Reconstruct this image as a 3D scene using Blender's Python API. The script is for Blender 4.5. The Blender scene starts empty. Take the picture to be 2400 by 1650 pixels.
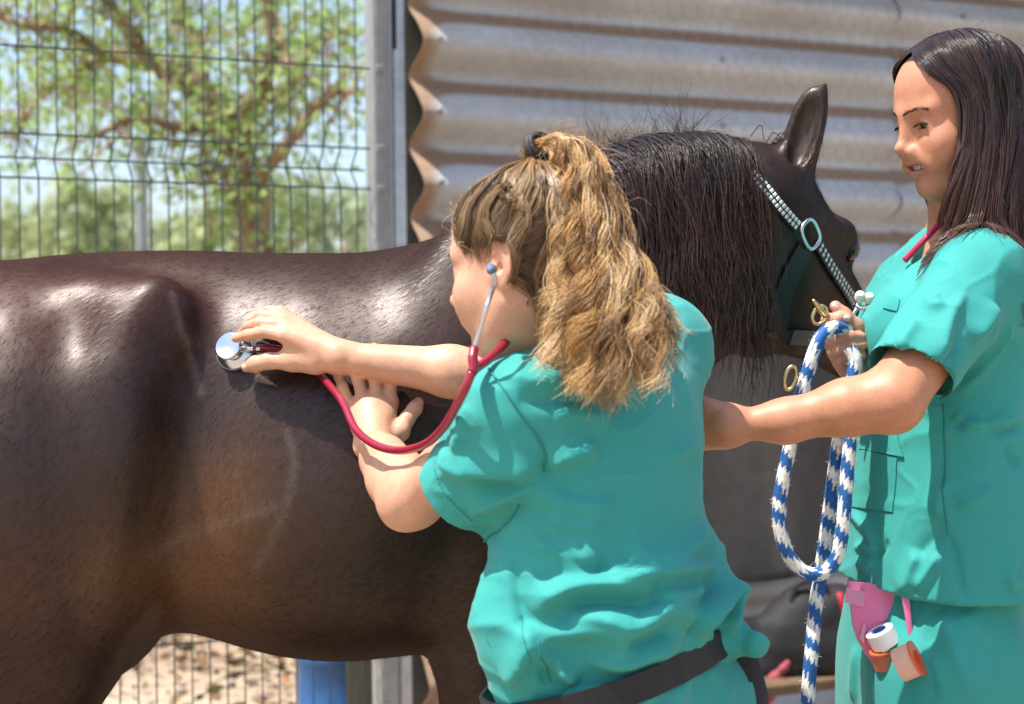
import bpy, math, random
import numpy as np
from mathutils import Vector, Matrix

# ------------------------------------------------------------------ camera, sky, sun, exposure
S = bpy.context.scene
COL = S.collection
LENS = 62.0
CAMZ = 1.23
ROLL = math.radians(-0.7)
cam_d = bpy.data.cameras.new('camera')
cam = bpy.data.objects.new('camera', cam_d)
COL.objects.link(cam)
cam_d.lens = LENS
cam_d.sensor_width = 36.0
cam_d.clip_start = 0.05
cam_d.clip_end = 2000.0
cam.matrix_world = Matrix.Translation((0, 0, CAMZ)) @ Matrix.Rotation(math.radians(90), 4, 'X') @ Matrix.Rotation(ROLL, 4, 'Z')
cam_d.dof.use_dof = True
cam_d.dof.focus_distance = 2.42
cam_d.dof.aperture_fstop = 4.8
S.camera = cam

SUN_TO = Vector((-0.36, -0.17, 0.917)).normalized()      # direction towards the sun
world = bpy.data.worlds.new('World')
S.world = world
world.use_nodes = True
wn = world.node_tree.nodes
wl = world.node_tree.links
wn.clear()
sky = wn.new('ShaderNodeTexSky')
sky.sky_type = 'NISHITA'
sky.sun_disc = False
sky.sun_elevation = math.asin(SUN_TO.z)
sky.sun_rotation = math.atan2(SUN_TO.x, SUN_TO.y)
sky.altitude = 100
sky.air_density = 1.0
sky.dust_density = 2.5
sky.ozone_density = 1.0
bg = wn.new('ShaderNodeBackground')
bg.inputs['Strength'].default_value = 0.15
wo = wn.new('ShaderNodeOutputWorld')
wl.new(sky.outputs['Color'], bg.inputs['Color'])
wl.new(bg.outputs['Background'], wo.inputs['Surface'])

sun_d = bpy.data.lights.new('sun', 'SUN')
sun_d.energy = 4.6
sun_d.angle = math.radians(0.53)
sun_d.color = (1.0, 0.955, 0.89)
sun = bpy.data.objects.new('sun', sun_d)
COL.objects.link(sun)
sun.rotation_euler = (-SUN_TO).to_track_quat('-Z', 'Y').to_euler()
sun.location = (-4, -2, 7)

S.view_settings.view_transform = 'Standard'
S.view_settings.look = 'None'
S.view_settings.exposure = 0.84
S.view_settings.gamma = 1.0
S.view_settings.use_curve_mapping = False
try:
    S.cycles.use_denoising = True
    S.cycles.max_bounces = 8
    S.cycles.transparent_max_bounces = 8
except Exception:
    pass

# ------------------------------------------------------------------ helpers: points
FPX = LENS / 36.0 * 2400.0
CR, SR = math.cos(ROLL), math.sin(ROLL)

def ray(u, v):
    """direction (per metre of depth) of a sight line given in photograph pixels (2400 x 1650)"""
    xc, yc = (u - 1200.0) / FPX, -(v - 825.0) / FPX
    return np.array([xc * CR - yc * SR, 1.0, xc * SR + yc * CR])

EYE = np.array([0.0, 0.0, CAMZ])

def P(u, v, Y):
    return EYE + ray(u, v) * Y

def PX(px, Y):
    return px * Y / FPX

def nrm(a):
    a = np.asarray(a, float)
    return a / max(np.linalg.norm(a), 1e-9)

def frame(fwd, up):
    """columns: forward x, left y, up z"""
    x = nrm(fwd)
    y = nrm(np.cross(up, x))
    z = np.cross(x, y)
    return np.stack([x, y, z], 1)

def spline(pts, n):
    """Catmull-Rom through rows of pts (any width)"""
    p = np.asarray(pts, float)
    if len(p) == 2:
        t = np.linspace(0, 1, n)[:, None]
        return p[0] * (1 - t) + p[1] * t
    q = np.vstack([2 * p[0] - p[1], p, 2 * p[-1] - p[-2]])
    t = np.linspace(0, len(p) - 1, n)
    i = np.minimum(t.astype(int), len(p) - 2)
    f = (t - i)[:, None]
    a, b, c, d = q[i], q[i + 1], q[i + 2], q[i + 3]
    return 0.5 * (2 * b + (c - a) * f + (2 * a - 5 * b + 4 * c - d) * f ** 2 + (3 * b - 3 * c + d - a) * f ** 3)

def splines(p, n):
    """Catmull-Rom for many curves at once: p (N,K,D) -> (N,n,D)"""
    p = np.asarray(p, float)
    q = np.concatenate([2 * p[:, :1] - p[:, 1:2], p, 2 * p[:, -1:] - p[:, -2:-1]], 1)
    t = np.linspace(0, p.shape[1] - 1, n)
    i = np.minimum(t.astype(int), p.shape[1] - 2)
    f = (t - i)[None, :, None]
    a, b, c, d = q[:, i], q[:, i + 1], q[:, i + 2], q[:, i + 3]
    return 0.5 * (2 * b + (c - a) * f + (2 * a - 5 * b + 4 * c - d) * f ** 2 + (3 * b - 3 * c + d - a) * f ** 3)

def PV(u, v, Y):
    """P for arrays"""
    xc, yc = (np.asarray(u, float) - 1200.0) / FPX, -(np.asarray(v, float) - 825.0) / FPX
    D = np.stack([xc * CR - yc * SR, np.ones_like(xc), xc * SR + yc * CR], -1)
    return EYE + D * np.asarray(Y, float)[..., None]

# ------------------------------------------------------------------ helpers: objects
def tag(o, label=None, cat=None, group=None, kind=None):
    if label: o['label'] = label
    if cat: o['category'] = cat
    if group: o['group'] = group
    if kind: o['kind'] = kind
    return o

def empty(name, loc, label=None, cat=None, group=None):
    o = bpy.data.objects.new(name, None)
    COL.objects.link(o)
    o.location = tuple(float(c) for c in loc)
    o.empty_display_size = 0.05
    return tag(o, label, cat, group)

def link(name, me, parent=None):
    o = bpy.data.objects.new(name, me)
    COL.objects.link(o)
    if parent is not None:
        o.parent = parent
        l = parent_loc(parent)
        o.location = (-l[0], -l[1], -l[2])
    return o

def parent_loc(p):
    l = np.array(p.location, float)
    while p.parent is not None:
        p = p.parent
        l = l + np.array(p.location, float)
    return l

def mesh(name, verts, faces, mat=None, parent=None, smooth=True, col=None, uv=None):
    """verts (N,3); faces (M,3|4) array or list of arrays; col (N,3) linear colours -> attribute 'Col'"""
    me = bpy.data.meshes.new(name)
    verts = np.asarray(verts, np.float32)
    fl = faces if isinstance(faces, list) else [faces]
    fl = [np.asarray(f, np.int32) for f in fl if len(f)]
    nl = sum(f.size for f in fl)
    npoly = sum(len(f) for f in fl)
    me.vertices.add(len(verts)); me.vertices.foreach_set('co', verts.ravel())
    me.loops.add(nl); me.loops.foreach_set('vertex_index', np.concatenate([f.ravel() for f in fl]))
    me.polygons.add(npoly)
    tot = np.concatenate([np.full(len(f), f.shape[1], np.int32) for f in fl])
    st = np.concatenate([[0], np.cumsum(tot)[:-1]]).astype(np.int32)
    me.polygons.foreach_set('loop_start', st)
    me.polygons.foreach_set('use_smooth', np.full(npoly, smooth))
    me.update(calc_edges=True)
    if col is not None:
        a = me.color_attributes.new('Col', 'FLOAT_COLOR', 'POINT')
        c = np.ones((len(verts), 4), np.float32); c[:, :3] = col
        a.data.foreach_set('color', c.ravel())
    if mat is not None:
        me.materials.append(mat)
    return link(name, me, parent)

# ------------------------------------------------------------------ helpers: polygon building
class MB:
    """collects boxes, prisms, tubes and lathes into one mesh"""
    def __init__(s):
        s.v, s.f, s.n = [], [], 0
    def add(s, v, f):
        v = np.asarray(v, float)
        s.v.append(v)
        for q in f: s.f.append([i + s.n for i in q])
        s.n += len(v)
        return s
    def box(s, c, half, R=None, bev=0.0):
        hx, hy, hz = half
        b = min(bev, hx * .9, hy * .9, hz * .9)
        R = np.eye(3) if R is None else np.asarray(R)
        if b <= 0:
            v = np.array([[x, y, z] for x in (-hx, hx) for y in (-hy, hy) for z in (-hz, hz)])
            f = [(0, 1, 3, 2), (4, 6, 7, 5), (0, 4, 5, 1), (2, 3, 7, 6), (0, 2, 6, 4), (1, 5, 7, 3)]
            return s.add(v @ R.T + np.asarray(c), f)
        import itertools
        vs, idx = [], {}
        for sx, sy, sz in itertools.product((-1, 1), repeat=3):
            for a in range(3):
                h = [hx - b, hy - b, hz - b]; h[a] += b
                idx[(sx, sy, sz, a)] = len(vs)
                vs.append([sx * h[0], sy * h[1], sz * h[2]])
        f = []
        g = lambda *k: idx[k]
        for sg in (-1, 1):
            f.append([g(sg, -1, -1, 0), g(sg, 1, -1, 0), g(sg, 1, 1, 0), g(sg, -1, 1, 0)][::sg])
            f.append([g(-1, sg, -1, 1), g(-1, sg, 1, 1), g(1, sg, 1, 1), g(1, sg, -1, 1)][::sg])
            f.append([g(-1, -1, sg, 2), g(1, -1, sg, 2), g(1, 1, sg, 2), g(-1, 1, sg, 2)][::sg])
        for a in (-1, 1):
            for c_ in (-1, 1):
                f.append([g(-1, a, c_, 1), g(1, a, c_, 1), g(1, a, c_, 2), g(-1, a, c_, 2)][::a * c_])
                f.append([g(a, -1, c_, 2), g(a, 1, c_, 2), g(a, 1, c_, 0), g(a, -1, c_, 0)][::a * c_])
                f.append([g(a, c_, -1, 0), g(a, c_, 1, 0), g(a, c_, 1, 1), g(a, c_, -1, 1)][::a * c_])
                for d_ in (-1, 1):
                    f.append([g(a, c_, d_, 0), g(a, c_, d_, 1), g(a, c_, d_, 2)][::a * c_ * d_])
        return s.add(np.array(vs) @ R.T + np.asarray(c), f)
    def tube(s, path, r, sides=8, cap=True, ry=None):
        v, f = tube_mesh(np.asarray(path, float), r, sides, cap, ry)
        return s.add(v, f)
    def lathe(s, prof, c=(0, 0, 0), R=None, n=24):
        """prof rows (radius, z)"""
        R = np.eye(3) if R is None else np.asarray(R)
        a = np.arange(n) / n * 2 * math.pi
        v = np.concatenate([np.stack([r * np.cos(a), r * np.sin(a), np.full(n, z)], 1) for r, z in prof])
        f = []
        for k in range(len(prof) - 1):
            for i in range(n):
                j = (i + 1) % n
                f.append((k * n + i, k * n + j, (k + 1) * n + j, (k + 1) * n + i))
        return s.add(v @ R.T + np.asarray(c), f)
    def prism(s, outline, z0, z1, R=None, c=(0, 0, 0)):
        """outline rows (x,y) counter-clockwise"""
        R = np.eye(3) if R is None else np.asarray(R)
        o = np.asarray(outline, float); n = len(o)
        v = np.vstack([np.c_[o, np.full(n, z0)], np.c_[o, np.full(n, z1)]])
        f = [tuple(range(n))[::-1], tuple(range(n, 2 * n))] + [(i, (i + 1) % n, n + (i + 1) % n, n + i) for i in range(n)]
        return s.add(v @ R.T + np.asarray(c), f)
    def build(s, name, mat, parent=None, smooth=False, sharp=None):
        me = bpy.data.meshes.new(name)
        me.from_pydata([tuple(x) for x in np.concatenate(s.v)], [], [tuple(q) for q in s.f])
        me.polygons.foreach_set('use_smooth', np.full(len(me.polygons), bool(smooth)))
        if sharp is not None:
            me.set_sharp_from_angle(angle=math.radians(sharp))
        me.materials.append(mat)
        me.update()
        return link(name, me, parent)

def tube_frames(path):
    t = np.gradient(path, axis=0)
    t /= np.maximum(np.linalg.norm(t, axis=1), 1e-9)[:, None]
    up = np.array([0, 0, 1.0]) if abs(t[0, 2]) < .9 else np.array([1.0, 0, 0])
    n = np.zeros_like(t)
    n[0] = nrm(np.cross(up, t[0]))
    for i in range(1, len(t)):
        a = n[i - 1] - t[i] * np.dot(n[i - 1], t[i])
        n[i] = nrm(a)
    return t, n, np.cross(t, n)

def tube_mesh(path, r, sides=8, cap=True, ry=None):
    m = len(path)
    r = np.broadcast_to(np.asarray(r, float), (m,))
    ry = r if ry is None else np.broadcast_to(np.asarray(ry, float), (m,))
    t, n, b = tube_frames(path)
    a = np.arange(sides) / sides * 2 * math.pi
    v = (path[:, None] + n[:, None] * (np.cos(a)[None, :, None] * r[:, None, None]) + b[:, None] * (np.sin(a)[None, :, None] * ry[:, None, None])).reshape(-1, 3)
    f = []
    for k in range(m - 1):
        for i in range(sides):
            j = (i + 1) % sides
            f.append((k * sides + i, k * sides + j, (k + 1) * sides + j, (k + 1) * sides + i))
    if cap:
        f.append(tuple(range(sides))[::-1])
        f.append(tuple((m - 1) * sides + i for i in range(sides)))
    return v, f

def strands(paths, rad, sides=3):
    """paths (N,S,3), rad (N,S) -> vertices, quads, strand index per vertex: thin tubes, all at once"""
    N, M, _ = paths.shape
    t = np.gradient(paths, axis=1)
    t /= np.maximum(np.linalg.norm(t, axis=2), 1e-9)[..., None]
    up = np.array([0.31, -0.92, 0.23])
    n = np.cross(t, up); n /= np.maximum(np.linalg.norm(n, axis=2), 1e-6)[..., None]
    b = np.cross(t, n)
    a = np.arange(sides) / sides * 2 * math.pi
    v = paths[:, :, None] + (n[:, :, None] * np.cos(a)[None, None, :, None] + b[:, :, None] * np.sin(a)[None, None, :, None]) * rad[:, :, None, None]
    base = (np.arange(N) * M * sides)[:, None, None] + (np.arange(M - 1) * sides)[None, :, None]
    i = np.arange(sides)[None, None]; j = (np.arange(sides) + 1) % sides
    q = np.stack([base + i, base + j, base + sides + j, base + sides + i], -1).reshape(-1, 4)
    sid = np.repeat(np.arange(N), M * sides)
    along = np.tile(np.repeat(np.linspace(0, 1, M), sides), N)
    return v.reshape(-1, 3), q, sid, along

# ------------------------------------------------------------------ helpers: rounded bodies from distance fields
def smin(a, b, k):
    h = np.maximum(k - np.abs(a - b), 0) / k
    return np.minimum(a, b) - h * h * k * 0.25

class Cone:
    def __init__(s, a, b, ra, rb, k=.01, sub=False, tagn=None):
        s.a, s.b, s.ra, s.rb, s.k, s.sub, s.tagn = np.asarray(a, np.float32), np.asarray(b, np.float32), ra, rb, k, sub, tagn
    def __call__(s, p):
        ba = s.b - s.a
        l2 = max(float(ba @ ba), 1e-10)
        h = np.clip(((p - s.a) @ ba) / l2, 0, 1)
        d = p - s.a - h[:, None] * ba
        return np.sqrt(np.einsum('ij,ij->i', d, d)) - (s.ra + (s.rb - s.ra) * h)
    def box(s):
        r = max(s.ra, s.rb)
        return np.minimum(s.a, s.b) - r, np.maximum(s.a, s.b) + r

class Ell:
    def __init__(s, c, r, R=None, k=.01, sub=False, tagn=None):
        s.c, s.r, s.k, s.sub, s.tagn = np.asarray(c, np.float32), np.asarray(r, np.float32), k, sub, tagn
        s.R = np.eye(3, dtype=np.float32) if R is None else np.asarray(R, np.float32)
    def __call__(s, p):
        q = (p - s.c) @ s.R
        a = q / s.r; b = a / s.r
        k0 = np.sqrt(np.einsum('ij,ij->i', a, a)); k1 = np.sqrt(np.einsum('ij,ij->i', b, b))
        return k0 * (k0 - 1) / np.maximum(k1, 1e-6)
    def box(s):
        r = float(max(s.r))
        return s.c - r, s.c + r

class Tube:
    """swept ellipse: rows (centre xyz, half-width a along `side`, half-depth b); sections perpendicular to the path's main axis"""
    def __init__(s, ctr, a, b, side, k=.02, sub=False, skew=0.0, power=2.0, tagn=None):
        s.c = np.asarray(ctr, float); s.a = np.asarray(a, float); s.b = np.asarray(b, float)
        s.axis = nrm(s.c[-1] - s.c[0])
        s.side = nrm(np.asarray(side, float) - s.axis * np.dot(side, s.axis))
        s.dep = np.cross(s.axis, s.side)
        s.t = (s.c - s.c[0]) @ s.axis
        s.k, s.sub, s.skew, s.pw, s.tagn = k, sub, skew, power, tagn
        tt = np.linspace(s.t[0], s.t[-1], 96)
        f = lambda y: smooth_interp(s.t, y, tt)
        s.T = tt
        s.C = np.stack([f(s.c[:, i]) for i in range(3)], 1); s.A = f(s.a); s.B = f(s.b)
    def __call__(s, p):
        t = (p - s.c[0].astype(np.float32)) @ s.axis.astype(np.float32)
        tc = np.clip(t, s.T[0], s.T[-1])
        cx = [np.interp(tc, s.T, s.C[:, i]) for i in range(3)]
        A = np.interp(tc, s.T, s.A); B = np.interp(tc, s.T, s.B)
        d = p - np.stack(cx, 1)
        x = d @ s.side; y = d @ s.dep
        A = A * (1 + s.skew * np.clip(y / B, -1, 1))
        m = np.minimum(A, B)
        if s.pw == 2.0:
            rho = np.sqrt((x / A) ** 2 + (y / B) ** 2)
        else:
            rho = ((np.abs(x) / A) ** s.pw + (np.abs(y) / B) ** s.pw) ** (1 / s.pw)
        g = np.sqrt((x / A ** 2) ** 2 + (y / B ** 2) ** 2) / np.maximum(rho, .05)
        dd = (rho - 1) / np.maximum(g, .5 / np.maximum(A, B)) 
        dd = np.maximum(dd, -m)
        e = np.abs(t - tc)
        return np.where(e > 0, np.sqrt(np.maximum(dd, 0) ** 2 + e ** 2) + np.minimum(dd, 0) * 0, dd).astype(np.float32)
    def box(s):
        r = max(s.A.max() * (1 + abs(s.skew)), s.B.max())
        return s.c.min(0) - r, s.c.max(0) + r

def smooth_interp(x, y, q):
    """monotone-ish cubic (finite difference tangents)"""
    x = np.asarray(x, float); y = np.asarray(y, float)
    d = np.gradient(y, x)
    i = np.clip(np.searchsorted(x, q) - 1, 0, len(x) - 2)
    h = x[i + 1] - x[i]; t = np.clip((q - x[i]) / h, 0, 1)
    return (2 * t ** 3 - 3 * t ** 2 + 1) * y[i] + (t ** 3 - 2 * t ** 2 + t) * h * d[i] + (-2 * t ** 3 + 3 * t ** 2) * y[i + 1] + (t ** 3 - t ** 2) * h * d[i + 1]

class Field:
    def __init__(s, prims, disp=None):
        s.pr = prims; s.disp = disp
    def __call__(s, p, masks=None, nb=None):
        p = np.asarray(p, np.float32)
        d = np.full(len(p), 1e3, np.float32)
        for i, q in enumerate(s.pr):
            if masks is not None:
                m = masks[i]
                if not m.any(): continue
                idx = np.repeat(m, nb)
                full = idx.all()
                pp = p if full else p[idx]
                dd = d if full else d[idx]
            else:
                full, pp, dd = True, p, d
            e = q(pp)
            r = -smin(-dd, e, q.k) if q.sub else smin(dd, e, q.k)
            if full: d = r.astype(np.float32)
            else: d[idx] = r
        if s.disp is not None:
            d = d - s.disp(p)
        return d
    def box(s):
        b = [q.box() for q in s.pr if not q.sub]
        return np.min([x[0] for x in b], 0), np.max([x[1] for x in b], 0)
    def near(s, p, cell=.05):
        """same value near the surface, far fewer shapes looked at: points are grouped in cells first"""
        p = np.asarray(p, np.float32)
        if len(p) < 400 or len(s.pr) < 6: return s(p)
        key = np.floor(p / cell).astype(np.int64)
        key = (key[:, 0] * 73856093) ^ (key[:, 1] * 19349663) ^ (key[:, 2] * 83492791)
        order = np.argsort(key, kind='stable')
        ks = key[order]
        st = np.concatenate([[0], np.where(np.diff(ks) != 0)[0] + 1]); cnt = np.diff(np.concatenate([st, [len(ks)]]))
        q = p[order]
        ctr = (np.floor(q[st] / cell).astype(np.float32) + .5) * cell
        prim = [x(ctr) for x in s.pr]
        d = np.full(len(ctr), 1e3, np.float32)
        for x, e in zip(s.pr, prim): d = -smin(-d, e, x.k) if x.sub else smin(d, e, x.k)
        dg = cell * .87
        masks = [(e < x.k + dg * 2.2 + np.maximum(-d, 0)) if x.sub else (e < d + 2 * dg + x.k * 1.5 + .01) for x, e in zip(s.pr, prim)]
        r = s(q, masks, cnt)
        out = np.empty_like(r); out[order] = r
        return out
    def hits(s, uv, y0=1.5, y1=4.0, n=60):
        """points of the surface along sight lines through photograph pixels; also a mask of those that meet it"""
        uv = np.asarray(uv, float)
        xc, yc = (uv[:, 0] - 1200.0) / FPX, -(uv[:, 1] - 825.0) / FPX
        D = np.stack([xc * CR - yc * SR, np.ones(len(uv)), xc * SR + yc * CR], 1)
        dl = np.linalg.norm(D, axis=1)
        Y = np.full(len(uv), float(y0)); live = np.ones(len(uv), bool); ok = np.zeros(len(uv), bool)
        for _ in range(n):
            k = np.where(live)[0]
            if not len(k): break
            e = s.near(EYE + D[k] * Y[k][:, None])
            done = e < 5e-4
            ok[k[done]] = True; live[k[done]] = False
            m = k[~done]; Y[m] += np.maximum(e[~done], 4e-4) / dl[m] * .92
            live[m[Y[m] > y1]] = False
        ok |= live & (Y < y1)
        return EYE + D * Y[:, None], ok
    def hit(s, u, v, y0=1.5, y1=4.0):
        p, ok = s.hits([(u, v)], y0, y1)
        return p[0] if ok[0] else None
    def normal(s, p, e=.002):
        o = np.eye(3) * e
        q = np.concatenate([p + o[i] for i in range(3)] + [p - o[i] for i in range(3)]).reshape(6, -1, 3) if np.ndim(p) == 2 else None
        if q is None:
            p = np.asarray(p)[None]
            return s.normal(p, e)[0]
        g = s.near(q.reshape(-1, 3)).reshape(6, -1)
        g = (g[:3] - g[3:]).T
        return g / np.maximum(np.linalg.norm(g, axis=1), 1e-9)[:, None]
    def project(s, p, off=0.0, it=3):
        p = np.asarray(p, float).copy()
        for _ in range(it):
            d = s.near(p) - off
            p -= s.normal(p) * d[:, None]
        return p

def polygonize(F, h, pad=None, clip=None):
    """surface nets over a sparse set of blocks; returns vertices, quads"""
    B = 8
    lo, hi = F.box()
    if clip is not None:
        lo = np.maximum(lo, clip[0]); hi = np.minimum(hi, clip[1])
    pad = 3 * h if pad is None else pad
    lo = lo - pad; hi = hi + pad
    nb = np.ceil((hi - lo) / (B * h)).astype(int) + 1
    ii = np.stack(np.meshgrid(*[np.arange(k) for k in nb], indexing='ij'), -1).reshape(-1, 3)
    ctr = (lo + (ii * B + (B - 1) / 2) * h).astype(np.float32)
    prim = [q(ctr) for q in F.pr]
    d = np.full(len(ctr), 1e3, np.float32)
    for q, e in zip(F.pr, prim):
        d = -smin(-d, e, q.k) if q.sub else smin(d, e, q.k)
    diag = B * h * 0.87
    act = np.abs(d) < diag * 1.6 + .012
    ai = ii[act]
    masks = []
    for q, e in zip(F.pr, prim):
        if q.sub: masks.append(e[act] < q.k + diag * 2.2 + np.maximum(-d[act], 0))
        else: masks.append(e[act] < d[act] + 2 * diag + q.k * 1.5 + .01)
    loc = np.stack(np.meshgrid(*[np.arange(B)] * 3, indexing='ij'), -1).reshape(-1, 3)
    val = np.empty((len(ai), B ** 3), np.float32)
    CH = 3000
    for s in range(0, len(ai), CH):
        pts = (lo + ((ai[s:s + CH] * B)[:, None] + loc[None]) * h).reshape(-1, 3).astype(np.float32)
        val[s:s + CH] = F(pts, [m[s:s + CH] for m in masks], B ** 3).reshape(-1, B ** 3)
    big = np.where(d < 0, -1.0, 1.0).astype(np.float32).reshape(nb)
    g = np.repeat(np.repeat(np.repeat(big, B, 0), B, 1), B, 2)
    n = g.shape
    gv = g.reshape(nb[0], B, nb[1], B, nb[2], B)
    gv[ai[:, 0], :, ai[:, 1], :, ai[:, 2], :] = val.reshape(-1, B, B, B)
    ins = g < 0
    c = np.zeros((n[0] - 1, n[1] - 1, n[2] - 1), np.uint8)
    for a in (0, 1):
        for b in (0, 1):
            for e in (0, 1):
                c += ins[a:n[0] - 1 + a, b:n[1] - 1 + b, e:n[2] - 1 + e]
    cell = np.argwhere((c > 0) & (c < 8))
    corners = np.array([[a, b, e] for a in (0, 1) for b in (0, 1) for e in (0, 1)])
    cv = np.stack([g[cell[:, 0] + k[0], cell[:, 1] + k[1], cell[:, 2] + k[2]] for k in corners], 1)
    acc = np.zeros((len(cell), 3)); cnt = np.zeros(len(cell))
    for i in range(8):
        for j in range(i + 1, 8):
            if np.abs(corners[i] - corners[j]).sum() != 1: continue
            x = (cv[:, i] < 0) != (cv[:, j] < 0)
            t = cv[x, i] / (cv[x, i] - cv[x, j])
            acc[x] += corners[i] + t[:, None] * (corners[j] - corners[i]); cnt[x] += 1
    V = lo + (cell + acc / cnt[:, None]) * h
    idm = np.full(c.shape, -1, np.int32)
    idm[cell[:, 0], cell[:, 1], cell[:, 2]] = np.arange(len(cell))
    Q = []
    for ax in range(3):
        sl0 = [slice(None)] * 3; sl1 = [slice(None)] * 3
        sl0[ax] = slice(0, -1); sl1[ax] = slice(1, None)
        i0 = ins[tuple(sl0)]; i1 = ins[tuple(sl1)]
        e = np.argwhere(i0 != i1)
        o1, o2 = (ax + 1) % 3, (ax + 2) % 3
        ok = (e[:, o1] > 0) & (e[:, o2] > 0) & (e[:, o1] < n[o1] - 1) & (e[:, o2] < n[o2] - 1)
        e = e[ok]
        q = []
        for da, db in ((1, 1), (0, 1), (0, 0), (1, 0)):
            w = e.copy(); w[:, o1] -= da; w[:, o2] -= db
            q.append(idm[w[:, 0], w[:, 1], w[:, 2]])
        q = np.stack(q, 1)
        neg = i0[e[:, 0], e[:, 1], e[:, 2]]
        q[~neg] = q[~neg][:, ::-1]
        Q.append(q)
    Q = np.concatenate(Q)
    Q = Q[(Q >= 0).all(1)]
    return V.astype(np.float32), Q

def relax(V, Q, it=1, lam=.5):
    e = np.concatenate([Q[:, [0, 1]], Q[:, [1, 2]], Q[:, [2, 3]], Q[:, [3, 0]]])
    V = V.astype(np.float64)
    n = len(V)
    cnt = np.bincount(e[:, 0], minlength=n) + np.bincount(e[:, 1], minlength=n)
    for _ in range(it):
        s = np.stack([np.bincount(e[:, 0], V[e[:, 1], i], n) + np.bincount(e[:, 1], V[e[:, 0], i], n) for i in range(3)], 1)
        V = V * (1 - lam) + lam * s / np.maximum(cnt, 1)[:, None]
    return V.astype(np.float32)

def mesh_normals(V, Q):
    n = np.cross(V[Q[:, 2]] - V[Q[:, 0]], V[Q[:, 3]] - V[Q[:, 1]])
    N = np.stack([sum(np.bincount(Q[:, k], n[:, i], len(V)) for k in range(4)) for i in range(3)], 1)
    return N / np.maximum(np.linalg.norm(N, axis=1), 1e-12)[:, None]

# value noise, for displacement of cloth and the like
_rs = np.random.RandomState(7)
_NT = _rs.rand(64, 64, 64).astype(np.float32)
def vnoise(p, scale=1.0, seed=0):
    q = np.asarray(p, np.float32) * scale + seed * 17.31
    i = np.floor(q).astype(int); f = q - i
    f = f * f * (3 - 2 * f)
    r = 0
    for a in (0, 1):
        for b in (0, 1):
            for c in (0, 1):
                w = (f[:, 0] if a else 1 - f[:, 0]) * (f[:, 1] if b else 1 - f[:, 1]) * (f[:, 2] if c else 1 - f[:, 2])
                r = r + w * _NT[(i[:, 0] + a) % 64, (i[:, 1] + b) % 64, (i[:, 2] + c) % 64]
    return r * 2 - 1

def creases(p, scale, seed=0, sharp=2.0):
    """ridged noise: crisp crests with broad valleys, like creased cotton"""
    q = np.asarray(p, np.float32)
    wq = q + .35 / scale * np.stack([vnoise(q, scale * .8, seed + 1), vnoise(q, scale * .8, seed + 2), vnoise(q, scale * .8, seed + 3)], 1)
    return np.clip(1 - np.abs(vnoise(wq, scale, seed)) * 2.2, 0, 1) ** sharp

def bump(x, c, w):
    return np.exp(-((x - c) / w) ** 2)

def srgb(r, g, b):
    return tuple(((c / 255) / 12.92 if c <= 10 else (((c / 255) + .055) / 1.055) ** 2.4) for c in (r, g, b))

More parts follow.
